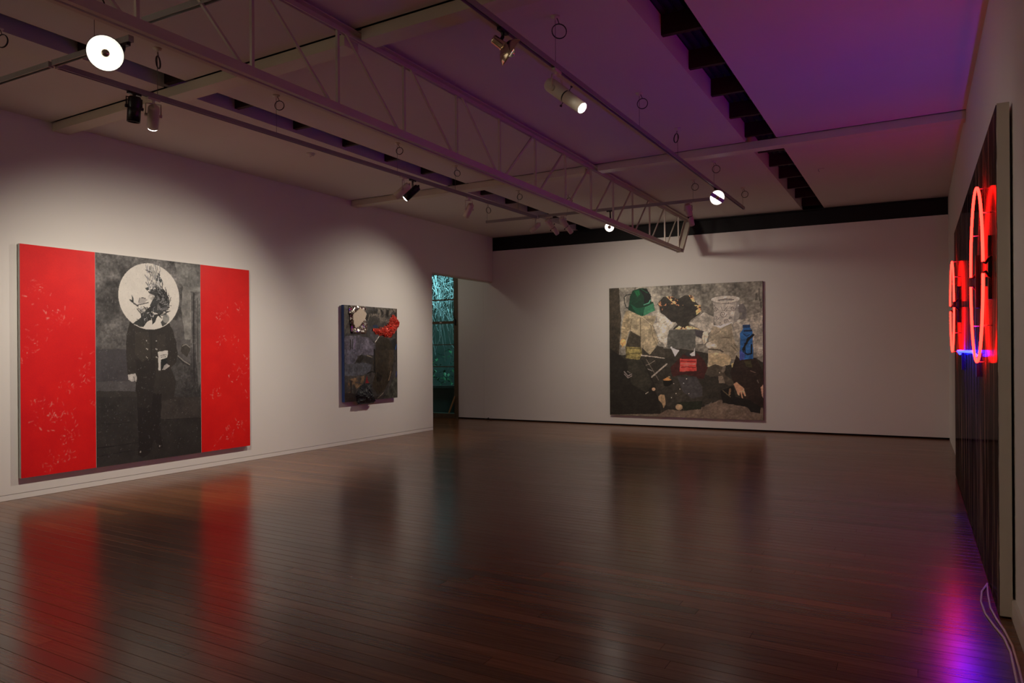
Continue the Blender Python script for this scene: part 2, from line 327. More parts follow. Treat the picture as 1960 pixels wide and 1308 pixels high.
# canvas drawings, in metres on the canvas: (kind, colour, grain or width, points)
ART_ONE=[
('P',(92,90,88),0.2,(1.759,1.706,2.056,1.716,2.083,1.397,2.034,1.324,2.071,1.16,1.884,1.244,1.857,1.42,1.813,1.564)),
('P',(118,118,114),0.3,(1.842,2.416,2.222,2.445,2.219,2.089,1.988,2.073,1.878,2.25)),
('P',(128,127,122),0.25,(1.96,2.144,2.064,2.095,2.069,1.467,1.983,1.466,1.93,1.875)),
('P',(105,103,100),0.2,(2.152,1.67,2.221,1.672,2.224,.925,2.185,.844,2.148,1.175)),
('S',(48,46,46),0.0197,(2.117,2.063,2.111,1.34,2.117,.929)),
('S',(150,148,142),0.0091,(2.073,2.06,2.073,1.422)),
('S',(60,58,56),0.0091,(2.174,2.001,2.173,1.175)),
('P',(70,68,70),0.12,(.804,1.34,1.193,1.344,1.206,.964,.809,.971)),
('P',(86,84,84),0.14,(.809,.971,1.304,.967,1.295,.846,.816,.863)),
('P',(58,56,52),0.15,(.816,.863,1.32,.845,1.327,.648,.814,.683)),
('P',(50,48,45),0.16,(.818,.801,1.322,.773,1.331,-.029,.816,.009)),
('P',(58,54,50),0.2,(1.629,.756,2.225,.722,2.223,.439,1.635,.48)),
('P',(44,42,39),0.16,(1.627,.481,2.223,.443,2.223,.003,1.331,-.016,1.48,.086)),
('S',(26,24,24),0.0053,(1.627,.474,1.872,.464,2.214,.451)),
('S',(30,28,28),0.0053,(.875,.498,.969,.477,1.219,.478)),
('S',(30,28,28),0.0047,(.821,.22,1.015,.22,1.348,.229)),
('S',(30,28,28),0.004,(.82,.122,1.118,.137,1.332,.138)),
('P',(64,61,56),0.2,(1.941,1.405,2.054,1.389,2.053,1.324,2.015,1.242,1.921,1.308)),
('S',(150,146,138),0.0106,(1.875,1.26,1.958,1.194,2.052,1.144)),
('S',(40,38,37),0.0106,(1.884,1.227,1.958,1.17,2.042,1.128)),
('S',(140,136,128),0.0091,(1.94,1.38,1.997,1.405,2.054,1.364)),
('P',(50,47,43),0.12,(1.252,1.703,1.219,1.642,1.19,1.521,1.175,1.393,1.182,1.19,1.199,1.047,1.297,1.048,1.309,1.013,1.3,.876,1.327,.648,1.635,.627,1.645,.703,1.815,.717,1.844,.939,1.809,1.037,1.773,1.109,1.855,1.18,1.87,1.3,1.853,1.436,1.813,1.564,1.759,1.658,1.706,1.72)),
('P',(34,31,29),0.1,(1.315,.813,1.32,.439,1.333,.204,1.317,.079,1.383,.034,1.48,.086,1.541,.242,1.594,.12,1.663,.126,1.626,.33,1.641,.796)),
('P',(42,39,36),0.1,(1.298,1.219,1.561,1.215,1.559,.989,1.504,.636,1.327,.648,1.3,.884,1.322,1.035)),
('P',(60,56,50),0.08,(1.292,1.545,1.477,1.549,1.492,1.232,1.389,1.187,1.29,1.279)),
('P',(58,54,49),0.08,(1.58,1.512,1.695,1.53,1.703,1.324,1.588,1.309)),
('S',(36,34,32),0.0045,(1.511,1.55,1.509,1.216)),
('E',(216,212,202),0.03,(1.494,1.98,.409,.401)),
('P',(178,176,168),0.3,(1.479,2.348,1.513,2.359,1.556,2.301,1.608,2.228,1.572,2.17,1.521,2.251)),
('S',(90,88,86),0.0121,(1.496,2.342,1.487,2.287,1.521,2.275)),
('S',(110,108,104),0.0061,(1.596,2.359,1.603,2.259,1.634,2.214)),
('S',(140,138,132),0.0053,(1.513,2.359,1.573,2.271,1.59,2.226)),
('P',(64,68,66),0.5,(1.59,2.242,1.643,2.219,1.678,2.163,1.677,2.099,1.572,2.092,1.502,2.071,1.468,2.038,1.434,2.082,1.494,2.102,1.546,2.152)),
('S',(170,172,168),0.0061,(1.572,2.115,1.669,2.178)),
('S',(180,180,176),0.0061,(1.555,2.137,1.643,2.215)),
('S',(190,190,184),0.0045,(1.607,2.11,1.678,2.147)),
('S',(90,90,88),0.0106,(1.439,2.148,1.477,2.1)),
('S',(110,108,104),0.0068,(1.503,2.184,1.546,2.144)),
('P',(58,60,60),0.35,(1.468,2.038,1.502,2.071,1.607,2.09,1.677,2.084,1.704,2.042,1.752,1.986,1.767,1.915,1.733,1.838,1.684,1.806,1.604,1.773,1.543,1.786,1.509,1.808,1.492,1.869,1.519,1.933,1.553,1.981,1.502,2.009)),
('P',(196,192,184),0.3,(1.467,1.984,1.502,2.017,1.554,1.997,1.562,1.966,1.51,1.94,1.476,1.953)),
('P',(104,104,102),0.3,(1.588,1.89,1.641,1.94,1.676,1.894,1.64,1.822,1.587,1.819)),
('S',(120,122,120),0.0061,(1.686,2.021,1.739,1.945,1.729,1.865)),
('S',(104,106,104),0.0053,(1.641,2.018,1.703,1.943,1.693,1.84)),
('P',(52,54,52),0.35,(1.501,1.862,1.432,1.82,1.369,1.767,1.373,1.718,1.264,1.649,1.322,1.628,1.363,1.609,1.405,1.608,1.448,1.667,1.508,1.699,1.522,1.774)),
('P',(150,148,142),0.4,(1.356,1.801,1.432,1.851,1.466,1.845,1.415,1.781,1.373,1.771)),
('P',(48,50,48),0.15,(1.509,1.8,1.552,1.767,1.613,1.777,1.679,1.804,1.675,1.78,1.586,1.737,1.56,1.678,1.523,1.638,1.513,1.731)),
('S',(226,222,212),0.0076,(1.517,1.793,1.561,1.77,1.613,1.781)),
('E',(226,222,212),0.02,(1.533,1.735,.01,.012)),
('P',(70,72,70),0.1,(1.639,1.673,1.71,1.738,1.755,1.716,1.718,1.643,1.656,1.618)),
('E',(140,140,134),0.1,(1.71,1.722,.047,.055)),
('P',(66,70,68),0.4,(1.221,1.938,1.258,1.925,1.254,1.986,1.279,1.942,1.282,1.885,1.242,1.909)),
('S',(78,78,76),0.0167,(1.278,1.889,1.332,1.857)),
('S',(90,88,84),0.0136,(1.323,1.823,1.373,1.767)),
('P',(176,172,166),0.1,(1.358,1.958,1.425,1.954,1.467,1.938,1.416,1.892,1.349,1.885)),
('S',(70,70,68),0.0106,(1.332,1.869,1.416,1.89,1.471,1.907)),
('S',(84,82,80),0.0068,(1.358,1.958,1.34,1.9)),
('S',(76,76,74),0.0106,(1.383,1.959,1.433,1.955)),
('P',(206,203,195),0.04,(1.599,1.309,1.728,1.326,1.734,1.285,1.72,1.237,1.635,1.214,1.637,1.081,1.603,1.078)),
('P',(34,38,36),0.08,(1.638,1.214,1.72,1.233,1.728,1.15,1.679,1.119,1.649,1.081,1.639,1.085)),
('S',(110,106,102),0.0068,(1.631,1.262,1.658,1.269,1.716,1.272)),
('S',(110,106,102),0.0061,(1.64,1.242,1.702,1.248)),
('P',(160,156,150),0.25,(1.655,1.09,1.69,1.147,1.719,1.158,1.762,1.129,1.728,1.11,1.692,1.087)),
('P',(176,172,166),0.2,(1.201,1.043,1.297,1.051,1.311,1.005,1.308,.951,1.29,.957,1.281,.984,1.276,.957,1.247,.956,1.213,.986)),
('S',(70,66,62),0.0068,(1.273,1.014,1.288,.957)),
('E',(190,186,176),0.02,(1.443,1.349,.006,.007)),
('E',(190,186,176),0.02,(1.457,1.34,.006,.007)),
('E',(190,186,176),0.02,(1.57,1.345,.006,.007)),
('E',(190,186,176),0.02,(1.583,1.339,.006,.007)),
('E',(190,186,176),0.02,(1.441,1.248,.006,.007)),
('E',(190,186,176),0.02,(1.453,1.238,.006,.007)),
('E',(190,186,176),0.02,(1.571,1.246,.006,.007)),
('E',(190,186,176),0.02,(1.583,1.24,.006,.007)),
('E',(190,186,176),0.02,(1.444,1.444,.006,.007)),
('E',(190,186,176),0.02,(1.575,1.443,.006,.007)),
('E',(150,144,138),0.1,(1.354,.112,.01,.012)),
('E',(160,154,148),0.1,(1.611,.154,.008,.01)),
]
ART_TWO=[
('P',(96,90,82),0.5,(.512,1.577,1.371,1.586,1.357,1.343,.886,1.299,.619,1.391)),
('P',(40,38,34),0.5,(.599,1.553,.843,1.55,.831,1.463,.576,1.46)),
('P',(36,34,30),0.4,(.912,1.561,.956,1.432,1.003,1.492,.957,1.548)),
('P',(38,36,32),0.4,(1.085,1.554,1.167,1.543,1.13,1.402,1.061,1.458)),
('S',(120,112,100),0.0185,(.62,1.447,.597,1.347)),
('S',(104,98,88),0.0129,(.889,1.523,.898,1.329)),
('S',(110,102,92),0.0129,(1.015,1.544,1.036,1.377)),
('P',(66,64,60),0.25,(.63,1.391,.775,1.432,.887,1.401,.932,1.272,.75,1.231,.618,1.291)),
('P',(76,74,78),0.25,(.639,1.207,.772,1.203,.884,1.097,.736,.98,.637,1.022)),
('S',(210,204,194),0.0148,(.873,1.09,.804,1.017,.759,.981)),
('S',(20,20,18),0.0129,(.637,1.015,.736,.977)),
('P',(96,92,104),0.35,(.007,1.076,.336,1.088,.615,1.05,.747,.945,.745,.76,-.007,.766)),
('P',(84,78,70),0.35,(.001,1.572,.092,1.569,.129,1.119,.007,1.11)),
('S',(36,32,30),0.0203,(.133,1.017,.135,.765)),
('S',(36,32,30),0.0203,(.184,1.017,.185,.804)),
('S',(120,108,132),0.0369,(.252,1.018,.229,.838)),
('P',(96,94,108),0.35,(.01,.85,.303,.85,.313,.728,.244,.638,.086,.603,.008,.642)),
('P',(80,82,90),0.25,(.008,.627,.266,.623,.452,.635,.666,.6,.617,.493,.521,.441,.264,.426,.006,.434)),
('P',(34,32,28),0.5,(.255,.653,.336,.72,.454,.804,.5,.726,.359,.621)),
('P',(100,80,60),0.55,(.072,.357,.264,.396,.497,.419,.448,.282,.262,.199,.148,.144,.059,.149)),
('P',(46,38,36),0.2,(.004,.152,.261,.123,.283,-.007,.013,.002)),
('S',(34,30,28),0.0202,(.15,.339,.148,.152)),
('P',(46,40,31),0.15,(.77,.988,.884,1.083,1.091,1.057,1.185,.999,1.267,.874,1.278,.757,.768,.76)),
('P',(50,43,33),0.18,(.766,.849,1.261,.849,1.275,.687,1.231,.485,1.138,.318,.983,.133,.807,.079,.686,.226,.738,.458,.69,.615)),
('P',(66,56,44),0.15,(1.118,.849,1.261,.849,1.275,.687,1.178,.478,1.088,.496,1.129,.688)),
('P',(24,22,18),0.1,(.787,.472,.935,.405,.884,.312,.785,.308)),
('S',(22,20,17),0.0344,(.729,.849,.726,.474)),
('S',(22,22,18),0.0222,(.557,.455,.665,.483,.762,.457)),
('S',(150,128,104),0.0142,(1.178,.47,1.112,.319)),
('S',(150,136,118),0.0121,(.982,.109,.831,.022)),
('P',(30,32,34),0.15,(1.185,1.014,1.353,1.06,1.376,.911,1.315,.851,1.267,.881)),
('S',(34,74,140),0.024,(1.364,.941,1.333,.859)),
('S',(34,60,130),0.0222,(1.362,.457,1.348,.376)),
('S',(96,44,30),0.0092,(1.377,1.583,1.381,1.381)),
('S',(110,50,30),0.0092,(1.377,1.038,1.383,.978)),
('P',(70,72,64),0.4,(1.216,.332,1.388,.358,1.397,-.002,.981,-.002,1.11,.127)),
('P',(128,30,38),0.08,(.51,.291,.544,.417,.561,.355,.605,.287)),
('S',(136,128,116),0.0162,(.548,.757,.667,.725)),
('E',(34,54,84),0.2,(.779,1.253,.067,.026)),
]
ART_THREE=[
('P',(60,54,44),0.3,(-.024,2.589,.207,2.578,.253,1.926,.197,1.204,.344,.484,-.043,-.009)),
('P',(150,146,136),0.3,(1.022,2.07,1.213,1.924,1.402,1.826,1.306,1.689,1.209,1.434,1.113,1.342,.994,1.531,.899,1.862)),
('P',(160,154,142),0.3,(1.635,1.82,1.913,2.019,2.093,1.923,2.092,1.741,2.001,1.607,1.819,1.702)),
('P',(150,144,132),0.35,(2.426,1.824,2.667,1.906,2.988,2.007,2.993,1.194,2.834,1.151,2.794,1.682,2.555,1.508)),
('P',(52,49,42),0.2,(.005,1.205,.698,1.226,1.017,1.342,1.398,1.339,1.998,1.243,1.997,1.016,2.443,1.017,2.575,1.129,2.855,1.151,2.999,1.062,2.992,.008,-.004,-.008)),
('P',(112,98,84),0.2,(.983,.026,1.2,.15,1.531,.126,1.878,.217,2.217,.362,2.482,.324,2.742,.264,2.994,.228,3.001,-.005,.983,.003)),
('P',(104,94,80),0.15,(.009,.041,.466,.032,1.008,.051,1.007,-.008,.009,-.008)),
('P',(150,136,108),0.3,(.362,2.102,.306,1.979,.272,1.834,.249,1.689,.248,1.522,.358,1.51,.413,1.675,.457,1.726,.459,2.058)),
('P',(156,144,118),0.25,(.401,2.102,.453,1.682,.651,1.571,.662,1.321,.821,1.197,.919,1.296,1.017,1.46,1.161,1.435,1.067,1.623,.923,1.814,.973,1.978,.654,1.999)),
('S',(96,86,66),0.0088,(.653,1.949,.654,1.364)),
('S',(96,86,68),0.0088,(.469,1.933,.446,1.726)),
('S',(100,90,72),0.0097,(.865,1.8,.906,1.574,1.009,1.361)),
('S',(196,184,156),0.0097,(.696,1.958,.886,1.799)),
('S',(120,108,84),0.0097,(.305,1.792,.414,1.758)),
('S',(112,100,78),0.0097,(.282,1.688,.402,1.655)),
('P',(66,61,50),0.25,(.44,1.694,.651,1.571,.662,1.364,.338,1.372,.389,1.539)),
('P',(128,118,74),0.45,(.338,1.377,.662,1.364,.686,1.226,.623,1.112,.344,1.151)),
('S',(72,66,44),0.0135,(.35,1.348,.662,1.345)),
('S',(76,70,46),0.0135,(.349,1.228,.674,1.25)),
('E',(206,168,112),0.1,(.291,1.464,.064,.073)),
('S',(190,150,96),0.0234,(.269,1.428,.28,1.376)),
('P',(186,180,164),0.25,(1.014,2.122,1.066,1.978,1.201,1.944,1.252,1.882,1.375,1.848,1.313,1.769,1.25,1.69,1.208,1.489,1.166,1.368,1.093,1.449,1.041,1.42,.907,1.799,.992,1.858)),
('S',(90,82,72),0.0088,(.907,1.799,1.041,1.47,1.104,1.429)),
('P',(14,52,34),0.12,(.4,2.111,.423,2.235,.451,2.41,.506,2.496,.646,2.536,.785,2.531,.869,2.393,.881,2.259,.921,2.248,.956,2.083,.696,1.976)),
('P',(16,88,50),0.2,(.528,2.495,.635,2.49,.645,2.402,.591,2.373)),
('P',(22,78,54),0.1,(.45,2.234,.59,2.136,.74,2.152,.696,1.976,.578,2.023)),
('P',(54,116,84),0.06,(.74,2.147,.915,2.232,.956,2.083,.712,1.98)),
('P',(14,22,18),0.15,(.635,2.516,.785,2.527,.879,2.362,.847,2.25,.74,2.224,.725,2.368)),
('S',(80,146,120),0.0195,(.73,2.203,.831,2.236,.858,2.291)),
('S',(30,100,66),0.0078,(.678,2.514,.806,2.436)),
('S',(24,28,26),0.0156,(.462,2.42,.364,2.414,.32,2.364,.325,2.26,.362,2.165,.406,2.142)),
('P',(48,44,38),0.25,(.998,2.212,1.12,2.336,1.239,2.355,1.405,2.29,1.546,2.353,1.685,2.359,1.754,2.23,1.863,2.112,1.839,1.998,1.682,1.888,1.617,1.821,1.647,1.77,1.83,1.697,1.306,1.707,1.401,1.791,1.373,1.841,1.284,1.852,1.213,1.924,1.07,2.033,1.041,2.14)),
('P',(208,146,104),0.6,(1.18,2.35,1.311,2.345,1.44,2.242,1.521,2.158,1.404,2.155,1.31,2.219)),
('P',(200,138,96),0.7,(1.119,2.172,1.167,2.224,1.357,2.199,1.214,2.176)),
('P',(212,150,106),0.6,(1.616,2.362,1.708,2.335,1.754,2.219,1.696,2.232)),
('P',(206,144,100),0.6,(1.73,2.162,1.845,2.158,1.863,2.043,1.775,1.977,1.752,2.047,1.81,2.091)),
('P',(180,126,92),0.6,(1.018,2.23,1.071,2.256,1.118,2.067,1.051,2.069)),
('P',(228,166,126),0.5,(1.349,1.702,1.425,1.768,1.518,1.742,1.635,1.77,1.853,1.692)),
('P',(86,86,80),0.15,(1.24,1.695,1.837,1.688,1.761,1.588,1.743,1.325,1.199,1.329,1.201,1.574)),
('P',(66,62,64),0.1,(1.739,1.685,1.91,1.654,1.868,1.518,1.749,1.584)),
('P',(176,170,156),0.25,(1.749,1.566,1.875,1.518,1.909,1.426,1.748,1.405)),
('P',(168,162,152),0.06,(2.081,2.214,2.095,2.135,2.108,1.82,2.151,1.712,2.228,1.7,2.459,1.792,2.516,1.82,2.573,1.896,2.58,2.243,2.328,2.205)),
('P',(134,130,124),0.06,(2.518,2.178,2.58,2.243,2.573,1.896,2.516,1.82,2.459,1.792)),
('E',(186,180,168),0.05,(2.316,2.254,.267,.06)),
('E',(98,92,86),0.05,(2.327,2.238,.153,.023)),
('E',(150,146,138),0.05,(2.337,2.226,.125,.014)),
('S',(120,114,106),0.0088,(2.081,2.204,2.212,2.17,2.423,2.172,2.566,2.205)),
('P',(104,100,98),0.1,(2.556,2.138,2.65,2.159,2.696,2.056,2.695,1.883,2.62,1.864,2.58,1.886,2.625,1.962,2.621,1.991,2.555,1.983)),
('E',(230,226,216),0.02,(2.554,2.126,.013,.014)),
('P',(208,202,190),0.05,(2.083,1.772,2.17,1.755,2.44,1.817,2.454,1.783,2.247,1.7,2.131,1.702)),
('P',(146,136,116),0.22,(2.081,1.764,2.012,1.584,1.999,1.334,1.969,.982,2.132,1.039,2.266,.972,2.444,1.151,2.576,1.307,2.489,1.42,2.436,1.667,2.43,1.801,2.226,1.705)),
('S',(90,84,72),0.0068,(2.13,1.604,2.267,1.699)),
('S',(86,78,66),0.0117,(2.217,1.525,2.39,1.532)),
('S',(96,88,76),0.0078,(2.42,1.696,2.418,1.405)),
('P',(206,194,172),0.15,(1.895,1.648,1.974,1.656,1.993,1.577,1.963,1.459,1.904,1.411,1.875,1.53)),
('S',(120,108,90),0.0068,(1.925,1.578,1.919,1.44)),
('E',(176,168,152),0.25,(2.01,1.391,.063,.059)),
('E',(186,176,158),0.2,(2.101,1.379,.049,.036)),
('S',(70,64,56),0.0225,(1.999,1.316,2.201,1.299,2.268,1.264)),
('S',(88,80,68),0.0112,(2.467,1.42,2.532,1.33)),
('S',(84,78,66),0.0112,(2.423,1.376,2.51,1.285)),
('P',(176,160,128),0.15,(1.985,.979,1.999,1.234,2.215,1.245,2.38,1.196,2.427,1.136,2.379,1.017,2.26,.992,2.118,1.034)),
('P',(78,71,60),0.15,(1.985,.979,2.118,1.028,2.26,.98,2.307,.825,2.447,.73,2.464,.635,2.353,.633,2.212,.8,2.02,.798,1.924,.845)),
('P',(150,140,120),0.1,(2.427,1.136,2.497,1.196,2.567,1.231,2.555,1.172,2.45,1.112)),
('P',(110,102,88),0.15,(2.26,.992,2.32,1.017,2.307,.921,2.26,.86,2.236,.896)),
('P',(192,176,124),0.15,(2.414,1.041,2.473,1.065,2.531,.969,2.507,.91,2.425,.957)),
('P',(132,120,104),0.2,(2.176,.799,2.259,.812,2.306,.669,2.187,.679)),
('P',(46,36,30),0.2,(2.51,1.196,2.596,1.118,2.855,1.151,2.939,1.018,2.998,.865,2.994,.25,2.827,.179,2.613,.35,2.484,.615,2.398,.86)),
('P',(64,60,40),0.3,(2.659,1.089,2.774,1.1,2.796,.971,2.693,.982)),
('S',(120,100,88),0.012,(2.767,.911,2.852,.877)),
('S',(96,88,80),0.0192,(2.886,.736,2.908,.689)),
('P',(196,152,120),0.1,(2.453,.659,2.517,.698,2.587,.637,2.644,.579,2.684,.443,2.66,.437,2.615,.525,2.627,.394,2.602,.412,2.576,.518,2.562,.446,2.537,.458,2.516,.517)),
('P',(186,146,124),0.1,(2.942,.607,2.996,.661,2.994,.403,2.952,.49)),
('P',(30,28,24),0.15,(2.352,.585,2.447,.623,2.492,.421,2.723,.379,2.95,.244,2.927,.126,2.768,.156,2.699,.236,2.374,.287,2.256,.307,2.21,.535)),
('S',(130,104,78),0.036,(2.393,.562,2.381,.466)),
('S',(104,94,74),0.0144,(2.257,.536,2.398,.419)),
('S',(96,92,84),0.0144,(1.92,.25,1.992,.264,2.041,.308)),
('P',(44,92,146),0.2,(2.633,1.763,2.767,1.76,2.773,1.704,2.807,1.637,2.816,1.129,2.575,1.113,2.582,1.597,2.633,1.689)),
('P',(28,56,92),0.1,(2.629,1.763,2.771,1.76,2.771,1.709,2.628,1.712)),
('S',(22,34,54),0.027,(2.656,1.649,2.79,1.651)),
('S',(26,50,84),0.018,(2.643,1.596,2.697,1.55,2.751,1.576)),
('P',(22,22,22),0.1,(2.815,1.602,2.849,1.57,2.75,1.483,2.663,1.329,2.64,1.218,2.615,1.307,2.718,1.517)),
('S',(18,20,26),0.0247,(2.672,1.418,2.667,1.24,2.716,1.213,2.787,1.228,2.788,1.394)),
('P',(66,80,150),0.15,(2.576,1.307,2.662,1.218,2.661,1.118,2.575,1.113)),
('P',(64,34,31),0.1,(1.258,.968,1.397,1.107,1.538,1.246,1.77,1.245,1.906,1.107,1.978,.97,1.9,.754,1.3,.754)),
('P',(46,44,44),0.15,(1.515,1.223,1.585,1.264,1.747,1.268,1.77,1.199,1.631,1.172)),
('P',(196,70,64),0.35,(1.449,1.137,1.762,1.123,1.765,.901,1.438,.885)),
('S',(120,30,30),0.0202,(1.462,1.089,1.746,1.084)),
('S',(226,120,110),0.018,(1.462,1.038,1.746,1.034)),
('S',(130,34,34),0.0157,(1.466,.968,1.583,.98,1.745,.965)),
('P',(214,208,192),0.15,(1.268,1.352,1.433,1.293,1.35,1.172,1.303,1.27)),
('E',(224,220,206),0.02,(1.275,1.354,.019,.019)),
('P',(226,222,208),0.1,(1.624,1.222,1.706,1.268,1.732,1.348,1.735,1.187,1.677,1.181)),
('S',(172,162,148),0.0312,(.673,1.205,.888,1.186,1.133,1.151)),
('S',(158,150,138),0.0288,(.859,.759,1.055,.926,1.183,1.032)),
('S',(120,112,102),0.0108,(.77,1.126,.861,.975,.938,.85,1.021,.713)),
('S',(128,120,108),0.0108,(.757,1.006,.835,1.032,.94,1.095)),
('S',(150,142,132),0.0144,(.776,.943,.886,.897)),
('S',(110,104,94),0.012,(.693,1.354,.732,1.227)),
('S',(84,78,70),0.0072,(.016,.7,.174,.728)),
('S',(70,64,58),0.0072,(.029,.584,.174,.702)),
('P',(62,58,50),0.2,(.68,1.354,.862,1.202,.993,1.389,1.122,1.363,1.159,1.151,.679,1.215)),
('P',(38,36,31),0.14,(.013,1.351,.336,1.12,.698,1.108,.819,.895,.915,.66,1.011,.52,1.056,.064,.004,.004)),
('P',(52,50,42),0.15,(.359,1.101,.652,1.126,.782,.912,.91,.636,.753,.469,.463,.629)),
('S',(146,136,130),0.018,(.31,.877,.39,.792,.467,.833)),
('S',(140,130,124),0.0156,(.31,.832,.39,.75,.467,.795)),
('S',(110,104,98),0.0168,(.378,.884,.431,.852)),
('P',(58,55,48),0.16,(.988,.708,1.205,.769,1.536,.83,1.767,.786,1.88,.605,1.883,.286,1.809,.169,1.531,.133,1.201,.22,1.058,.287,.95,.496)),
('P',(68,66,66),0.12,(1.395,.783,1.767,.786,1.869,.605,1.879,.422,1.672,.372,1.487,.506)),
('P',(40,44,34),0.12,(1.391,.295,1.878,.331,1.843,.17,1.531,.138)),
('P',(172,146,112),0.12,(1.012,.4,1.067,.444,1.134,.427,1.159,.253,1.137,.215,1.113,.171,1.095,.251,1.05,.288,1.018,.324)),
('S',(110,92,70),0.006,(1.077,.401,1.089,.276)),
('S',(110,92,70),0.006,(1.109,.402,1.124,.277)),
('E',(174,150,118),0.15,(1.421,.199,.07,.057)),
('E',(190,158,128),0.1,(.916,.536,.034,.033)),
('S',(150,146,134),0.0168,(.753,.444,.805,.477)),
('P',(194,138,86),0.12,(1.098,.724,1.194,.777,1.28,.726,1.2,.68)),
('E',(150,130,96),0.1,(1.23,.78,.023,.017)),
('P',(28,26,22),0.1,(1.104,.708,1.283,.716,1.308,.654,1.193,.59,1.117,.614)),
('E',(200,190,176),0.02,(1.571,.75,.01,.01)),
('E',(200,190,176),0.02,(1.515,.661,.01,.01)),
('E',(200,190,176),0.02,(1.44,.55,.01,.01)),
('E',(200,190,176),0.02,(1.364,.461,.01,.01)),
('E',(200,190,176),0.02,(1.273,.378,.01,.01)),
('E',(200,190,176),0.02,(1.318,.652,.01,.01)),
('E',(200,190,176),0.02,(1.569,.747,.01,.01)),
('E',(200,190,176),0.02,(1.614,.465,.01,.01)),
('E',(200,190,176),0.02,(2.2,.869,.01,.01)),
('S',(72,62,60),0.0088,(2.342,1.97,2.32,1.927,2.277,1.912,2.239,1.931,2.224,1.967,2.237,1.999,2.265,2.012,2.291,2.002,2.302,1.98,2.295,1.961,2.28,1.953,2.267,1.959,2.264,1.969)),
('S',(72,62,60),0.0088,(2.18,2.054,2.165,2.084,2.136,2.095,2.111,2.085,2.1,2.061,2.109,2.039,2.128,2.029,2.145,2.035,2.153,2.049,2.148,2.062,2.138,2.068,2.13,2.065,2.127,2.058)),
('S',(72,62,60),0.0088,(2.195,1.906,2.178,1.875,2.147,1.864,2.119,1.877,2.108,1.904,2.118,1.927,2.138,1.936,2.157,1.929,2.165,1.913,2.16,1.899,2.149,1.894,2.14,1.898,2.137,1.905)),
('S',(72,62,60),0.0088,(2.371,1.833,2.357,1.863,2.328,1.874,2.303,1.864,2.293,1.84,2.301,1.818,2.319,1.809,2.337,1.814,2.344,1.829,2.34,1.842,2.33,1.847,2.321,1.844,2.319,1.838)),
('S',(72,62,60),0.0088,(2.503,2.072,2.488,2.042,2.458,2.032,2.432,2.045,2.422,2.07,2.431,2.092,2.45,2.101,2.468,2.094,2.475,2.079,2.471,2.065,2.46,2.061,2.452,2.064,2.449,2.071)),
('S',(72,62,60),0.0088,(2.256,1.792,2.244,1.769,2.221,1.761,2.201,1.771,2.193,1.79,2.2,1.807,2.215,1.814,2.228,1.809,2.234,1.797,2.231,1.787,2.222,1.783,2.216,1.786,2.214,1.791)),
('S',(72,62,60),0.0088,(2.429,1.89,2.42,1.908,2.404,1.914,2.389,1.908,2.383,1.894,2.388,1.881,2.399,1.876,2.409,1.879,2.413,1.887,2.411,1.895,2.405,1.898,2.4,1.896,2.399,1.893)),
('S',(76,66,62),0.0078,(2.365,2.125,2.288,2.031)),
('S',(76,66,62),0.0078,(2.231,2.12,2.269,2.031,2.346,2.029)),
('S',(76,66,62),0.0078,(2.105,2.154,2.134,2.094)),
('S',(76,66,62),0.0078,(2.327,2.049,2.422,2.026)),
('S',(76,66,62),0.0078,(2.122,1.82,2.141,1.771)),
('S',(76,66,62),0.0078,(2.375,2.193,2.367,2.154)),
]
FOIL=[(0.092, 1.573), (0.49, 1.579), (0.54, 1.12), (0.17, 1.124)]
CARD=[(0.142, 1.428), (0.32, 1.539), (0.404, 1.509), (0.481, 1.452), (0.445, 1.377), (0.349, 1.283), (0.306, 1.247), (0.202, 1.21), (0.161, 1.278)]
CRUMPLE=[(0.672, 1.201), (0.829, 1.204), (1.024, 1.252), (1.153, 1.322), (1.178, 1.411), (1.273, 1.467), (1.357, 1.41), (1.442, 1.323), (1.404, 1.248), (1.294, 1.178), (1.222, 1.088), (1.091, 1.064), (0.907, 1.105), (0.772, 1.131)]
BAG=[(0.261, 0.123), (0.331, 0.188), (0.472, 0.281), (0.615, 0.291), (0.661, 0.149), (0.745, -0.028), (0.708, -0.057), (0.26, -0.047), (0.306, 0.022)]
MARKS=[(0.13, 1.95), (0.19, 1.97), (0.32, 1.66), (0.41, 1.68), (0.69, 1.25), (0.67, 1.11), (0.72, 1.01), (0.47, 0.92), (0.53, 0.9), (0.22, 0.78), (0.15, 0.74), (0.34, 0.74), (0.38, 0.62), (0.51, 0.61), (0.22, 0.57), (0.34, 0.61), (0.44, 0.41), (0.5, 0.35), (0.59, 0.4), (0.29, 0.08), (0.42, 0.13), (0.31, 0.16), (0.52, 0.2), (0.18, 1.51), (0.1, 1.36), (0.47, 1.64), (0.04, 1.25), (0.74, 0.71), (2.62, 1.79), (2.52, 1.74), (2.92, 1.89), (2.45, 0.75), (2.38, 0.68), (2.68, 0.9), (2.81, 1.09), (2.69, 0.28), (2.64, 0.18), (2.7, 0.15), (2.84, 0.32), (2.89, 0.28), (2.47, 0.06), (2.99, 1.23), (2.95, 0.98), (2.52, 1.44), (2.75, 1.45), (2.95, 0.73)]
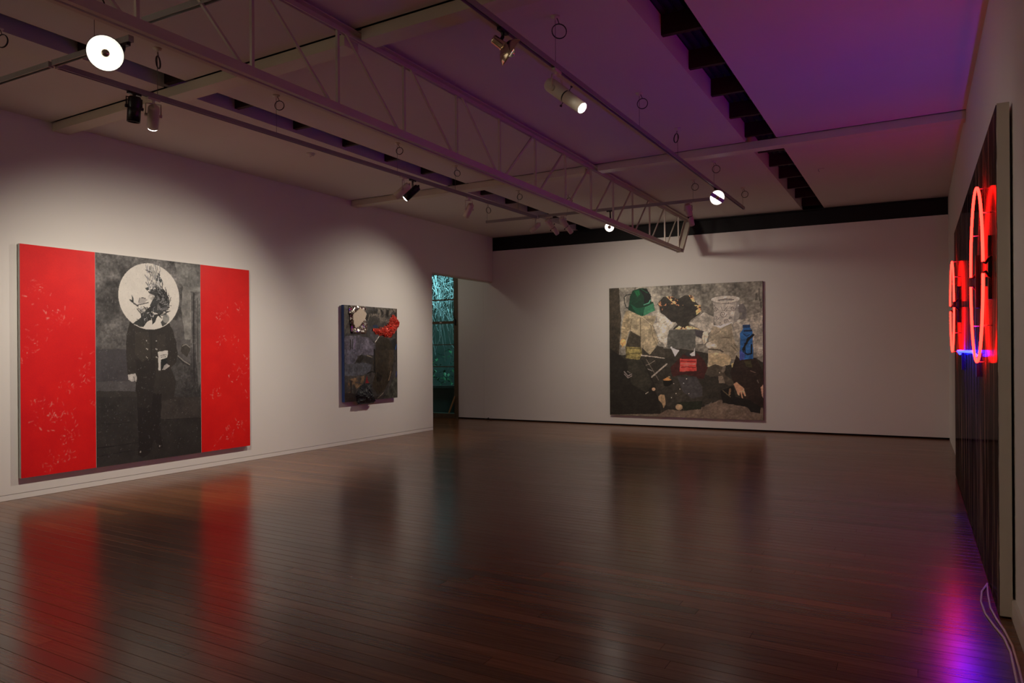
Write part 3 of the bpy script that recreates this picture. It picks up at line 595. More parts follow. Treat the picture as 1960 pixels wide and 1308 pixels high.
# ------------------------------------------------------------------ lighting tracks and hangers
def track(name_pts, label):
    p, q = name_pts; p, q = Vector(p), Vector(q)
    o = empty('lighting_track', p, label, 'track')
    d = (q - p); side = Vector((-d.y, d.x, 0)).normalized()
    def L(mb): mb.v = [tuple(Vector(v) - p) for v in mb.v]; return mb
    dn = Vector((0, 0, -1))
    L(MB().bar(p + dn * 0.006, q + dn * 0.006, 0.036, 0.012)).build('channel_top', M['track'], o)
    for s in (-1, 1):
        L(MB().bar(p + dn * 0.025 + side * s * 0.015, q + dn * 0.025 + side * s * 0.015, 0.006, 0.03)).build('channel_side', M['track'], o)
        L(MB().bar(p + dn * 0.022 + side * s * 0.009, q + dn * 0.022 + side * s * 0.009, 0.004, 0.006)).build('conductor', M['black'], o)
    for e in (p, q):
        f = d.normalized() * (0.006 if e is p else -0.006)
        L(MB().bar(e - f * 0.2, e + f, 0.038, 0.042).__class__().bar(e - f * 0.2 + dn * 0.02, e + f + dn * 0.02, 0.038, 0.042)).build('end_cap', M['track'], o)
    return o
zl = lambda y: 3.625 + 0.0125 * (y - 3.2)        # top of the left track
zr = lambda y: 3.665 + 0.010 * (y - 5.1)         # top of the right track
XT1, XT2, YT3, YT0 = -5.495, -2.388, 10.98, 3.17
track(((XT1, 3.2, zl(3.2)), (XT1, 10.95, zl(10.95))), 'long ceiling light track carrying the black and beige spotlights near the left wall')
track(((XT2, 1.2, zr(1.2)), (XT2, 11.96, zr(11.96))), 'long ceiling light track carrying the silver reflector lamp and the long beige spotlight')
track(((-6.46, YT3, 3.735), (XT1 - 0.03, YT3, 3.735)), 'short end of ceiling track beyond the left track, without lamps')
track(((XT1 + 0.03, YT3, 3.735), (XT2 - 0.2, YT3, 3.735)), 'ceiling light track crossing the room under the truss near the far wall')
track(((-7.4, YT0, 3.625), (XT1 - 0.02, YT0, 3.625)), 'ceiling light track reaching toward left wall, empty')
track(((XT1 + 0.02, YT0, 3.625), (-4.60, YT0, 3.625)), 'short ceiling light track carrying the large lit bowl lamp')
track(((-4.42, YT0 - 0.03, 3.69), (-2.6, YT0 - 0.03, 3.69)), 'ceiling light track passing above the truss bottom chord')

def hanger(x, y, zt, rr, ang, label):
    o = empty('track_hanger', (x, y, ZC), label, 'hanger', 'wire hangers holding the ceiling light tracks')
    MB().lathe((0, 0, 0), (0, 0, -1), [(0, 0.0), (0, 0.034), (0.012, 0.032), (0.016, 0.012), (0.03, 0.008), (0.03, 0.0)], 16).build('ceiling_rose', M['plaster'], o)
    MB().tube([(0, 0, -0.02), (0, 0, zt - ZC + 0.001)], 0.0022, 6).build('wire', M['wire'], o)
    u = Vector((math.cos(ang), math.sin(ang), 0))
    c = u * 0.03 + Vector((0, 0, -0.055 - rr))
    n = 20
    pts = [c + u * (rr * math.sin(2*math.pi*k/n)) + Vector((0, 0, rr * math.cos(2*math.pi*k/n))) for k in range(n)]
    cc = MB().tube(pts, 0.0035, 5, closed=True).tube([p + Vector((-u.y, u.x, 0)) * 0.006 for p in pts], 0.0035, 5, closed=True).build('cable_coil', M['cable'], o)
    MB().tube([(0.012, 0, -0.012), tuple(u * 0.02 + Vector((0, 0, -0.03))), tuple(c + Vector((0, 0, rr)))], 0.003, 5).build('cable_tail', M['cable'], cc)
    return o
for y, rr, a, lb in ((4.02, .05, 2.2, 'wire hanger with thin coil above black spotlight on left track'),
                 (5.317, .045, 0.5, 'wire hanger with round coil between the cross beams on left track'),
                 (7.24, .042, 0.3, 'wire hanger with coil above the beige and black spotlight pair'),
                 (8.52, .042, 0.9, 'wire hanger with coil above the unlit beige spotlight'),
                 (10.32, .045, 0.0, 'wire hanger with coil next to the end of left track')):
    hanger(XT1, y, zl(y), rr, a, lb)
for y, rr, a, lb in ((5.10, .055, 0.6, 'wire hanger with large coil above the long beige spotlight'),
                 (7.02, .05, 0.2, 'wire hanger with coil halfway along right track'),
                 (8.34, .05, 2.35, 'wire hanger with edge-on coil just before the far cross beam'),
                 (10.04, .05, 0.3, 'wire hanger with coil above the lit globe lamp'),
                 (11.90, .05, 0.0, 'wire hanger with coil at the free end of right track')):
    hanger(XT2, y, zr(y), rr, a, lb)
for x, y, rr, a, lb in ((-6.44, YT3, .05, 1.2, 'wire hanger with coil at the lamp-free track end beside left wall'), (-4.95, YT3, .05, 0.2, 'wire hanger with coil seen through the truss braces'), (-2.92, YT3, .05, 0.2, 'wire hanger with coil above the white spotlight beside the truss end')):
    hanger(x, y, 3.735, rr, a, lb)
hanger(-6.2, YT0, 3.625, .05, 0.3, 'wire hanger with wide coil over the empty track by left wall')
hanger(-5.0, YT0, 3.625, .05, 0.3, 'wire hanger beside the large lit bowl lamp')
sd = empty('smoke_detector', (-6.73, 7.08, ZC), 'small round cream smoke detector on the ceiling near left wall', 'detector')
MB().lathe((0, 0, 0), (0, 0, -1), [(0, 0), (0, 0.055), (0.012, 0.055), (0.014, 0.045), (0.03, 0.04), (0.038, 0.022), (0.038, 0)], 20).build('housing', M['plaster'], sd)
MB().lathe((0, 0, -0.038), (0, 0, -1), [(0, 0), (0, 0.012), (0.006, 0.010), (0.006, 0)], 12).build('sensor_cap', M['beige'], sd)
ch = empty('ceiling_hook', (-1.17, 11.2, ZC), 'small metal hook plate on the ceiling beside the right slot', 'hook')
MB().box((-0.06, -0.012, -0.006), (0.03, 0.012, 0)).build('plate', M['plaster'], ch)
MB().tube([(-0.05, 0, -0.006), (-0.05, 0, -0.03), (-0.035, 0, -0.04)], 0.004, 6).build('hook', M['track'], ch)

# ------------------------------------------------------------------ lamps
WARM = (1.0, 0.90, 0.77)
def spot_light(parent, pos, d, power, size, blend=0.6, soft=0.03, color=WARM):
    ld = bpy.data.lights.new('lamp_beam', 'SPOT'); ld.energy = power; ld.spot_size = math.radians(size); ld.spot_blend = blend; ld.shadow_soft_size = soft; ld.color = color
    lo = bpy.data.objects.new('lamp_beam', ld); col.objects.link(lo); lo.parent = parent
    lo.location = pos; lo.rotation_euler = Vector(d).to_track_quat('-Z', 'Y').to_euler(); return lo

def adapter(o, m, along_x=False):
    a, b = (0.055, 0.014) if not along_x else (0.014, 0.055)
    # plugs into the underside of the track channel
    MB().box((-b, -a, -0.02), (b, a, -0.001)).lathe((0, 0, -0.018), (0, 0, -1), [(0, 0.014), (0.02, 0.012), (0.03, 0.008)], 12).build('track_adapter', m, o)

def can_lamp(pos, d, label, m, lit, L=0.2, R=0.046, drop=0.1, along_x=False, power=0, size=60, group='cylinder spotlights on the ceiling tracks', front=None, blend=0.6, soft=0.025, dome=0.0):
    """cylindrical spotlight on a U bracket"""
    o = empty('track_spotlight', pos, label, 'spotlight', group); d = Vector(d).normalized()
    adapter(o, m, along_x)
    c = Vector((0, 0, -0.05 - drop))           # pivot
    s = d.cross(Vector((0, 0, 1))).normalized()
    br = MB()
    for k in (-1, 1):
        e = s * k * (R + 0.012)
        br.tube([Vector((0, 0, -0.044)) + s * k * 0.008, Vector((0, 0, -0.046)) + e, c + e * 0.99 + Vector((0, 0, 0.02)), c + e * 0.99], 0.0055, 6)
    bk = br.build('bracket', m, o)
    for k in (-1, 1):
        MB().lathe(c + s * k * (R - 0.002), s * k, [(0, 0.014), (0.022, 0.014), (0.024, 0.0)], 10).build('pivot_knob', m, bk)
    back = c - d * L * 0.42
    bd = MB().lathe(back, d, [(0, 0.0), (0, R * 0.8), (0.008, R * 0.93), (0.03, R), (L * 0.42, R), (L * 0.43, R * 0.985), (L * 0.45, R * 0.985), (L * 0.46, R), (L, R), (L, R * 0.9), (L - 0.02, R * 0.88)], 24)
    bd = bd.build('body', m, o)
    MB().lathe(back, d, [(L - 0.02, R * 0.88), (L - 0.012 + dome * 0.024, R * 0.86), (L - 0.01 + dome * 0.034, R * 0.5), (L - 0.008 + dome * 0.036, 0)], 20).build('lens', M['glow'] if lit else M['lensoff'], bd)
    MB().box((-0.012, -0.004, -0.02), (0.012, 0.004, 0.02)).build('fin', m, o).location = back - d * 0.004
    if power: spot_light(o, back + d * (L + 0.03), d, power, size, blend, soft)
    return o

def profile_lamp(pos, d, label, m, lit=True, along_x=False, L=0.36, power=0, size=30, S=1.0, drop=0.12, blend=0.6, glow_m='glow'):
    """long framing projector: wide rear housing, narrower lens tube, shutter knobs"""
    o = empty('track_projector_lamp', pos, label, 'spotlight', 'long framing spotlights on the ceiling tracks'); d = Vector(d).normalized()
    adapter(o, m, along_x); c = Vector((0, 0, -0.05 - drop)); s = d.cross(Vector((0, 0, 1))).normalized(); R = 0.05 * S
    br = MB()
    for k in (-1, 1):
        e = s * k * (R + 0.01)
        br.tube([Vector((0, 0, -0.044)), Vector((0, 0, -0.05)) + e * 0.9, c + e * 1.05 + Vector((0, 0, 0.05)), c + e], 0.007, 6)
    bk = br.build('bracket', m, o)
    for k in (-1, 1):
        MB().lathe(c + s * k * (R - 0.002), s * k, [(0, 0.022), (0.016, 0.022), (0.018, 0.0)], 14).build('pivot_knob', m, bk)
    back = c - d * L * 0.25
    MB().lathe(back, d, [(0, 0), (0, R * 0.85), (0.012, R * 0.95), (0.03, R), (L * 0.5, R), (L * 0.52, R * 0.9)], 24).build('housing', m, o)
    sr = MB().lathe(back, d, [(L * 0.5, R * 0.82), (L * 0.56, R * 0.82)], 20).build('shutter_ring', M['lampblack'], o)
    lt = MB().lathe(back, d, [(L * 0.55, R * 0.6), (L * 0.55, R * 0.9), (L, R * 0.86), (L, R * 0.74), (L - 0.015, R * 0.72)], 24)
    lt = lt.build('lens_tube', m, o)
    MB().lathe(back, d, [(L - 0.012, R * 0.74), (L + 0.002, R * 0.72), (L + 0.010, R * 0.4), (L + 0.012, 0)], 20).build('lens', M[glow_m] if lit else M['lensoff'], lt)
    u = s.cross(d)
    for k in (-1, 1):
        MB().tube([back + d * L * 0.53 + u * k * R * 0.8, back + d * L * 0.53 + u * k * (R * 0.8 + 0.03)], 0.003, 6).lathe(back + d * L * 0.53 + u * k * (R * 0.8 + 0.03), u * k, [(0, 0), (0, 0.009), (0.012, 0.009), (0.012, 0)], 8).build('shutter_knob', M['lampblack'], sr)
    if power: spot_light(o, back + d * (L + 0.03), d, power, size, blend, 0.11)
    return o

def bowl_lamp(pos, d, label, m_stem, R=0.105, lit=True, along_x=False, drop=0.06, power=0, size=70, bridge=False, name='reflector_lamp', m_shell=None, off=(0, 0, 0)):
    o = empty(name, pos, label, 'lamp', 'open bowl reflector lamps on the ceiling tracks'); d = Vector(d).normalized()
    adapter(o, m_stem, along_x)
    c = Vector((0, 0, -0.05 - drop)) + Vector(off); m_shell = m_shell or m_stem
    MB().tube([(0, 0, -0.045), c - d * 0.03], 0.012, 8).build('stem', m_stem, o)
    MB().lathe(c - d * 0.085, d, [(0, 0), (0, 0.026), (0.01, 0.03), (0.075, 0.03), (0.085, 0.034)], 20).build('lamp_holder', m_shell, o)
    sh = MB().lathe(c, d, [(0, 0.03), (0.012, R * 0.55), (0.035, R * 0.82), (0.065, R), (0.069, R), (0.066, R * 0.965)], 32).build('reflector_shell', m_shell, o)
    MB().lathe(c, d, [(0.050, R * 0.86), (0.036, R * 0.78), (0.016, R * 0.5), (0.012, R * 0.2), (0.012, 0)], 32).build('reflector_face', M['glow_bowl'] if lit else M['chrome'], sh)
    MB().lathe(c, d, [(0.066, R * 0.965), (0.060, R * 0.93), (0.050, R * 0.86)], 32).build('rim_ring', M['glow_rim'], sh)
    MB().lathe(c, d, [(0.012, 0.014), (0.05, 0.016), (0.066, 0.028), (0.08, 0.026), (0.09, 0.016), (0.094, 0)], 20).build('bulb_cap', M['bulb'], o)
    if bridge:
        s = d.cross(Vector((0, 0, 1))).normalized(); u = s.cross(d); w = (s * 0.85 + u * 0.5).normalized()
        MB().bar(c + d * 0.072 - w * R * 0.98, c + d * 0.072 + w * R * 0.98, 0.05, 0.006, d).build('bridge', M['track'], o)
    if power: spot_light(o, c + d * 0.1, d, power, size, 0.8, 0.06)
    return o

def lamp_pos_l(y): return (XT1, y, zl(y) - 0.04)
def lamp_pos_r(y): return (XT2, y, zr(y) - 0.04)
# left track
can_lamp(lamp_pos_l(3.81), (-0.12, 0.02, -1), 'unlit black cylinder spotlight hanging straight down beside a beige one', M['lampblack'], False, L=0.2, R=0.05, drop=0.07)
lampC = can_lamp(lamp_pos_l(3.98), (-2.7, 1.7, -2.5), 'lit beige spotlight beside the straight-hanging black spotlight', M['beige'], True, L=0.2, R=0.045, drop=0.09, power=285, size=96, blend=1.0, dome=0.9)
can_lamp(lamp_pos_l(7.36), (-0.68, -0.30, -0.62), 'beige spotlight crossed with a black spotlight on left track', M['beige'], False, L=0.22, R=0.045, drop=0.11)
can_lamp(lamp_pos_l(7.55), (-0.64, -0.36, -0.66), 'lit black spotlight crossed with a beige spotlight on left track', M['lampblack'], True, L=0.22, R=0.045, drop=0.1, power=190, size=100, blend=1.0, dome=0.5)
can_lamp(lamp_pos_l(8.87), (-0.62, 0.30, -0.72), 'unlit beige spotlight alone on left track past the crossed pair', M['beige'], False, L=0.2, R=0.046, drop=0.12)
# far track
pf = lambda x: (x, YT3, 3.735 - 0.04)
can_lamp(pf(-5.52), (-0.72, -0.25, -0.62), 'pale spotlight pointing to left wall at the crossing of two tracks', M['beige'], True, L=0.2, R=0.04, drop=0.1, along_x=True, power=215, size=90, blend=1.0)
profile_lamp(pf(-5.27), (0.24, 0.72, -0.6), 'pale framing spotlight aimed at the group painting, next to track crossing', M['beige'], True, True, L=0.32, power=110, size=130, S=0.9, drop=0.06, blend=1.0)
profile_lamp(pf(-5.02), (0.24, 0.72, -0.6), 'pale framing spotlight aimed at the group painting, nearer the truss', M['beige'], True, True, L=0.32, power=80, size=112, S=0.9, drop=0.06, blend=1.0)
bowl_lamp(pf(-4.22), (0.15, -0.95, -0.3), 'lit bowl lamp glaring from behind the truss bottom chord', M['lampblack'], R=0.075, along_x=True, drop=0.2, power=3, size=90)
profile_lamp(pf(-2.99), (0.05, 0.58, -0.8), 'pale framing spotlight hanging steeply in front of truss end', M['beige'], True, True, L=0.34, S=0.95, drop=0.06, power=16, size=150, blend=1.0)
# right track
bowl_lamp(lamp_pos_r(4.29), (0.60, 0.56, -0.55), 'silver bowl reflector lamp with chrome holder on black stem', M['lampblack'], R=0.1, drop=0.06, power=30, size=92, m_shell=M['chrome'])
profile_lamp(lamp_pos_r(5.12), (0.74, -0.16, -0.62), 'long beige framing spotlight with glowing lens on right track', M['beige'], True, L=0.40, power=10, size=44, S=1.05, drop=0.1)
bowl_lamp(lamp_pos_r(10.15), (0.45, -0.85, -0.35), 'lit bowl lamp with dark cross bar at the far end of right track', M['lampblack'], R=0.1, drop=0.06, power=4, size=80, bridge=True)
# near track
bowl_lamp((-4.68, YT0, 3.585), (0.93, -0.42, -0.22), 'large glaring bowl lamp with round centre cap on black stem', M['lampblack'], R=0.112, along_x=True, drop=0.05, power=14, size=80, off=(0.03, -0.16, -0.03))

# fill spotlights and their track, added behind the camera to raise room brightness
track(((XT1, -3.6, 3.62), (XT1, 0.6, 3.62)), 'added ceiling track for the fill spotlights behind the camera, along left wall')
for y, lb in ((-2.8, 'added beige fill spotlight aimed at the left wall, by the back wall'), (-1.0, 'added beige fill spotlight aimed at the left wall, away from the back wall')):
    can_lamp((XT1, y, 3.58), (-1.0, -0.25, -0.42), lb, M['beige'], True, L=0.2, R=0.045, drop=0.1, power=250, size=120, blend=1.0, group='added fill spotlights behind the camera')

# ------------------------------------------------------------------ paintings
def vnoise(s, t, freq, seed, oct=4):
    rs = np.random.RandomState(seed); out = np.zeros_like(s); amp = 1.0; tot = 0
    for o in range(oct):
        g = rs.rand(64, 64); x = s * freq; y = t * freq * 1.0
        xi = np.floor(x).astype(int); yi = np.floor(y).astype(int); fx = x - xi; fy = y - yi
        fx = fx * fx * (3 - 2 * fx); fy = fy * fy * (3 - 2 * fy)
        a = g[xi % 64, yi % 64]; b = g[(xi + 1) % 64, yi % 64]; c = g[xi % 64, (yi + 1) % 64]; d = g[(xi + 1) % 64, (yi + 1) % 64]
        out += amp * ((a * (1 - fx) + b * fx) * (1 - fy) + (c * (1 - fx) + d * fx) * fy); tot += amp; amp *= 0.55; freq *= 2.1
    return out / tot
def inside(s, t, pts):
    m = np.zeros(s.shape, bool); n = len(pts)
    for i in range(n):
        x0, y0 = pts[i]; x1, y1 = pts[(i + 1) % n]
        if y0 == y1: continue
        c = ((y0 > t) != (y1 > t)) & (s < (x1 - x0) * (t - y0) / (y1 - y0) + x0); m ^= c
    return m
def segdist(s, t, pts):
    d = np.full(s.shape, 9.0)
    for (x0, y0), (x1, y1) in zip(pts[:-1], pts[1:]):
        dx, dy = x1 - x0, y1 - y0; k = np.clip(((s - x0) * dx + (t - y0) * dy) / (dx * dx + dy * dy + 1e-9), 0, 1)
        d = np.minimum(d, np.hypot(s - x0 - k * dx, t - y0 - k * dy))
    return d
def paint(img, s, t, ops, grain):
    """flat print: polygons, strokes and ellipses in canvas metres, with paint grain"""
    for kind, c, w, co in ops:
        pts = list(zip(co[0::2], co[1::2])); c = np.array(c, float)
        if kind == 'P': m = inside(s + (grain[1] - 0.5) * 0.02, t + (grain[2] - 0.5) * 0.02, pts); amp = w
        elif kind == 'S': m = segdist(s, t, pts) < max(w, 0.007) / 2; amp = 0.1
        else: m = ((s - pts[0][0]) / pts[1][0]) ** 2 + ((t - pts[0][1]) / pts[1][1]) ** 2 < 1; amp = w
        if kind == 'P' and amp >= 0.5: m = m & (grain[0] * .6 + grain[3] * .4 > 0.47)
        f = 1 + amp * 2.4 * (grain[0] - 0.5) + amp * 1.1 * (grain[3] - 0.5)
        img[m] = (c[None, :] * f[m][:, None])
    return img
def canvas_mesh(name, W, H, ns, nt, img, place, m, parent):
    """a colour-carrying sheet; place(s, t) gives the local position of a canvas point"""
    s = np.linspace(W[0], W[1], ns); t = np.linspace(H[0], H[1], nt); S, T = np.meshgrid(s, t)
    P = place(S.ravel(), T.ravel())
    me = bpy.data.meshes.new(name); nv = ns * nt
    idx = np.arange(nv).reshape(nt, ns)
    q = np.stack([idx[:-1, :-1], idx[:-1, 1:], idx[1:, 1:], idx[1:, :-1]], -1).reshape(-1, 4)
    me.vertices.add(nv); me.vertices.foreach_set('co', np.stack(P, -1).astype(np.float32).ravel())
    me.loops.add(q.size); me.loops.foreach_set('vertex_index', q.ravel().astype(np.int32))
    me.polygons.add(len(q)); me.polygons.foreach_set('loop_start', np.arange(0, q.size, 4, dtype=np.int32)); me.polygons.foreach_set('loop_total', np.full(len(q), 4, np.int32))
    me.update(calc_edges=True); me.validate()
    c = np.clip(img(S, T), 0, 255) / 255.0
    lin = np.where(c <= 0.04045, c / 12.92, ((c + 0.055) / 1.055) ** 2.4).reshape(-1, 3)
    ca = me.color_attributes.new('paint', 'FLOAT_COLOR', 'POINT')
    ca.data.foreach_set('color', np.concatenate([lin, np.ones((nv, 1))], 1).astype(np.float32).ravel())
    me.materials.append(m); o = bpy.data.objects.new(name, me); col.objects.link(o); o.parent = parent
    return o
def paint_mat(name, rough, bump=0.15, spec=0.4):
    m = bpy.data.materials.new(name); m.use_nodes = True; N = m.node_tree.nodes; Lk = m.node_tree.links; b = N['Principled BSDF']
    at = N.new('ShaderNodeVertexColor'); at.layer_name = 'paint'
    tc = N.new('ShaderNodeTexCoord'); nz = N.new('ShaderNodeTexNoise'); nz.inputs['Scale'].default_value = 140; nz.inputs['Detail'].default_value = 3
    Lk.new(tc.outputs['Object'], nz.inputs['Vector'])
    mr = N.new('ShaderNodeMapRange'); mr.inputs['To Min'].default_value = 0.86; mr.inputs['To Max'].default_value = 1.14; Lk.new(nz.outputs['Fac'], mr.inputs['Value'])
    hs = N.new('ShaderNodeHueSaturation'); Lk.new(at.outputs['Color'], hs.inputs['Color']); Lk.new(mr.outputs[0], hs.inputs['Value'])
    Lk.new(hs.outputs[0], b.inputs['Base Color']); b.inputs['Roughness'].default_value = rough; b.inputs['Specular IOR Level'].default_value = spec
    bp = N.new('ShaderNodeBump'); bp.inputs['Strength'].default_value = bump; bp.inputs['Distance'].default_value = 0.003
    Lk.new(nz.outputs['Fac'], bp.inputs['Height']); Lk.new(bp.outputs[0], b.inputs['Normal'])
    return m
M['canvas'] = paint_mat('printed_canvas', 0.6)
M['gloss'] = paint_mat('painted_panel', 0.45, 0.2)
M['edge'] = mat('raw_canvas_edge', (190, 190, 186), 0.8, var=0.05)
M['edge2'] = mat('stretcher_edge', (70, 58, 52), 0.8, var=0.1)
def grains(S, T, f=1.0): return [vnoise(S, T, 9 * f, 3), vnoise(S, T, 14, 5), vnoise(S + 3, T + 1, 14, 6), vnoise(S, T, 45, 8, 2)]

# --- painting one: two red panels around a grey printed panel
p1 = empty('painting', (XL, 5.885, 0.22), 'red and black painting with a white disc on its grey figure', 'painting')
def img_red(S, T):
    n = vnoise(S, T, 2.2, 21); n2 = vnoise(S, T, 9, 22)
    img = np.stack([222 + 26 * (n - .5) + 10 * (n2 - .5), 22 + 14 * (n - .5) + 8 * (n2 - .5), 20 + 10 * (n - .5)], -1)
    rs = random.Random(5)
    for (ms, mt) in MARKS:
        for k in range(9):
            a, b = ms + rs.gauss(0, .055), mt + rs.gauss(0, .05); l, th = rs.uniform(.01, .05), rs.uniform(0, 3.14)
            d = segdist(S, T, [(a, b), (a + l * math.cos(th), b + l * math.sin(th))]); w = rs.uniform(.003, .009)
            al = np.clip(1.3 - d / w, 0, 1) * rs.uniform(.25, .75) * np.clip((vnoise(S, T, 40, 31, 2) - .25) * 2.4, 0, 1)
            img = img * (1 - al[..., None]) + np.array([236, 176, 164]) * al[..., None]
    return img
def img_grey(S, T):
    v = 66 + 46 * np.clip((T - 0.9) / 1.5, -0.4, 1); g = grains(S, T)
    f = 1 + 0.5 * (g[0] - .5) + 0.5 * (g[3] - .5)
    f2 = 1 + np.clip((vnoise(S, T, 5, 41) - 0.5) * 1.6, -.4, .5) * np.clip((T - 0.8) / 1.2, 0.2, 1)
    img = np.stack([v * f * f2, v * .985 * f * f2, v * .96 * f * f2], -1)
    img = paint(img, S, T, ART_ONE, g)
    rs = random.Random(17)          # fine hair and feather strokes inside the white disc
    for k in range(230):
        if k < 150: a = rs.uniform(-1.9, 2.1); r = rs.uniform(.02, .2); x, y = 1.62 + r * .7 * math.cos(a), 1.93 + r * .9 * math.sin(a); th = a + 1.2 + rs.gauss(0, .35); l = rs.uniform(.03, .08); g0 = rs.choice((26, 34, 44, 84, 120))
        elif k < 195: x, y = rs.uniform(1.46, 1.64), rs.uniform(2.04, 2.3); th = 1.75 + rs.gauss(0, .4); l = rs.uniform(.03, .1); g0 = rs.choice((60, 96, 130, 160, 196))
        else: x, y = rs.uniform(1.36, 1.54), rs.uniform(1.66, 1.84); th = rs.uniform(0, 3.1); l = rs.uniform(.02, .06); g0 = rs.choice((30, 40, 60, 110, 170))
        m = segdist(S, T, [(x, y), (x + l * math.cos(th), y + l * math.sin(th))]) < rs.uniform(.003, .006); img[m] = g0
    sp = (vnoise(S, T, 70, 43, 2) > .83) & (T > 0.1); img[sp] = img[sp] * .6 + 150 * .4
    return img
pl = lambda s, t: (np.full_like(s, 0.06), s + 4.375 - 5.885, t)
canvas_mesh('red_panel', (0, 0.806), (0, 2.44), 150, 330, img_red, pl, M['gloss'], p1)['label'] = 'red painted panel with pale scratches'
canvas_mesh('printed_panel', (0.81, 2.216), (0, 2.44), 330, 440, img_grey, pl, M['canvas'], p1)['label'] = 'grey printed panel with a white disc over a dark coat'
canvas_mesh('red_panel', (2.22, 3.024), (0, 2.44), 150, 330, img_red, pl, M['gloss'], p1)['label'] = 'red painted panel with pale scratches'
MB().box((0.022, 4.375 - 5.885, 0), (0.058, 4.375 + 3.024 - 5.885, 2.44)).build('stretcher', M['edge'], p1)

# --- painting three: group scene on the far wall
p3 = empty('painting', (-4.01, YF, 0.21), 'large brown-grey painting of seated figures with a green object and a mug for heads', 'painting')
def img_group(S, T):
    g = grains(S, T); n = vnoise(S, T, 3.2, 51, 5); n2 = vnoise(S * 2.2, T * .7, 4, 52, 4); n3 = vnoise(S, T, 26, 53, 3)
    v = 120 + 116 * (n - .5) + 70 * (n2 - .5) + 44 * (n3 - .5)
    img = np.stack([v * 1.02, v * .985, v * .9], -1)
    dk = (vnoise(S * 2.5, T * .6, 3, 55) > .66) & (T > 1.9); img[dk] *= .7
    img = paint(img, S, T, ART_THREE, g)
    fold = np.abs(vnoise(S * 1.3 + T, T * 2.2 - S, 7, 57, 3) - .5) * 2
    img *= (1.22 + .42 * fold + .2 * (n3 - .5))[..., None]
    return img
canvas_mesh('canvas', (0, 2.99), (0, 2.56), 420, 360, img_group, lambda s, t: (s - 5.508 + 4.01, np.full_like(s, -0.05), t), M['canvas'], p3)
MB().box((-1.498, -0.048, 0.0), (1.492, -0.022, 2.56)).build('stretcher', M['edge2'], p3)

# --- painting two: dark relief board with things stuck on
p2 = empty('relief_painting', (XL, 10.03, 0.70), 'small dark collage board with blue side, crumpled foil and red wrapping', 'painting')
def img_board(S, T):
    g = grains(S, T); n = vnoise(S, T, 5, 61); n2 = vnoise(S * 2, T * .5, 12, 62)
    v = 62 + 50 * (n - .5) + 36 * (n2 - .5)
    img = np.stack([v * 1.0, v * .96, v * .93], -1)
    img = paint(img, S, T, ART_TWO, g)
    return img * (1 + .5 * (vnoise(S, T, 40, 64, 3) - .5))[..., None]
def board_place(s, t):
    x = 0.08 + 0.016 * vnoise(s, t, 6, 66, 3) + .03 * np.exp(-(((s - .95) / .3) ** 2 + ((t - .62) / .5) ** 2))
    e = np.minimum(np.minimum(s, 1.395 - s), np.minimum(t, 1.58 - t)); x = 0.08 + (x - 0.08) * np.clip(e / .06, 0, 1)
    return (x, s + 9.33 - 10.03, t)
canvas_mesh('board_face', (0, 1.395), (0, 1.58), 170, 190, img_board, board_place, M['gloss'], p2)
MB().box((0.022, -0.70, 0), (0.078, 0.695, 1.58)).build('board_side', mat('blue_board_side', (30, 62, 122), 0.5), p2)['label'] = 'blue painted board side'
def blob(name, outline, base, lift, amp, m, n=26, seed=1, freq=16, dome=True):
    """a crumpled sheet inside an outline: a grid clipped to the outline and displaced off the board"""
    xs = [p[0] for p in outline]; ys = [p[1] for p in outline]; x0, x1, y0, y1 = min(xs), max(xs), min(ys), max(ys)
    nx = n; ny = max(6, int(n * (y1 - y0) / (x1 - x0)))
    S, T = np.meshgrid(np.linspace(x0, x1, nx), np.linspace(y0, y1, ny)); ins = inside(S, T, outline)
    ed = segdist(S, T, list(outline) + [outline[0]]); ed = np.where(ins, ed, 0)
    # rim points snap to the outline
    h = np.random.RandomState(seed).rand(ny, nx)
    X = base + np.where(ins, (lift * np.sqrt(np.clip(ed / (0.3 * min(x1 - x0, y1 - y0)), 0, 1)) if dome else lift) + amp * (h - .5) + amp * (vnoise(S, T, freq, seed) - .5), 0)
    mb = MB(); ids = {}
    def vid(i, j):
        if (i, j) not in ids: ids[(i, j)] = len(mb.v); mb.v.append((float(X[j, i]), float(S[j, i]) + 9.33 - 10.03, float(T[j, i])))
        return ids[(i, j)]
    for j in range(ny - 1):
        for i in range(nx - 1):
            k = int(ins[j, i]) + int(ins[j, i + 1]) + int(ins[j + 1, i]) + int(ins[j + 1, i + 1])
            if k >= 2:
                a, b, c, d = vid(i, j), vid(i + 1, j), vid(i + 1, j + 1), vid(i, j + 1)
                mb.f += [(a, b, c), (a, c, d)] if (i + j) % 2 else [(a, b, d), (b, c, d)]; mb.sm += [False, False]
    return mb.build(name, m, p2)
M['foil'] = mat('crumpled_foil', (200, 192, 184), 0.22, metal=0.9, var=0.1)
M['redfoil'] = mat('red_wrapping', (226, 26, 20), 0.22, metal=0.45, var=0.15, scale=7, hi_color=(240, 110, 92))  # pale pink mottled into the red by noise
M['bag'] = mat('black_cloth', (10, 12, 20), 0.6, var=0.3, scale=9)
blob('foil_sheet', FOIL, 0.1, 0.022, 0.036, M['foil'], 18, 4, 9, False)
blob('card', CARD, 0.146, 0.004, 0.002, mat('cream_card', (206, 190, 168), 0.7, var=0.01), 26, 7, 4, False)
blob('red_wrapping', CRUMPLE, 0.098, 0.055, 0.05, M['redfoil'], 34, 9, 18)
blob('black_bag', BAG, 0.085, 0.09, 0.02, M['bag'], 26, 12, 10)

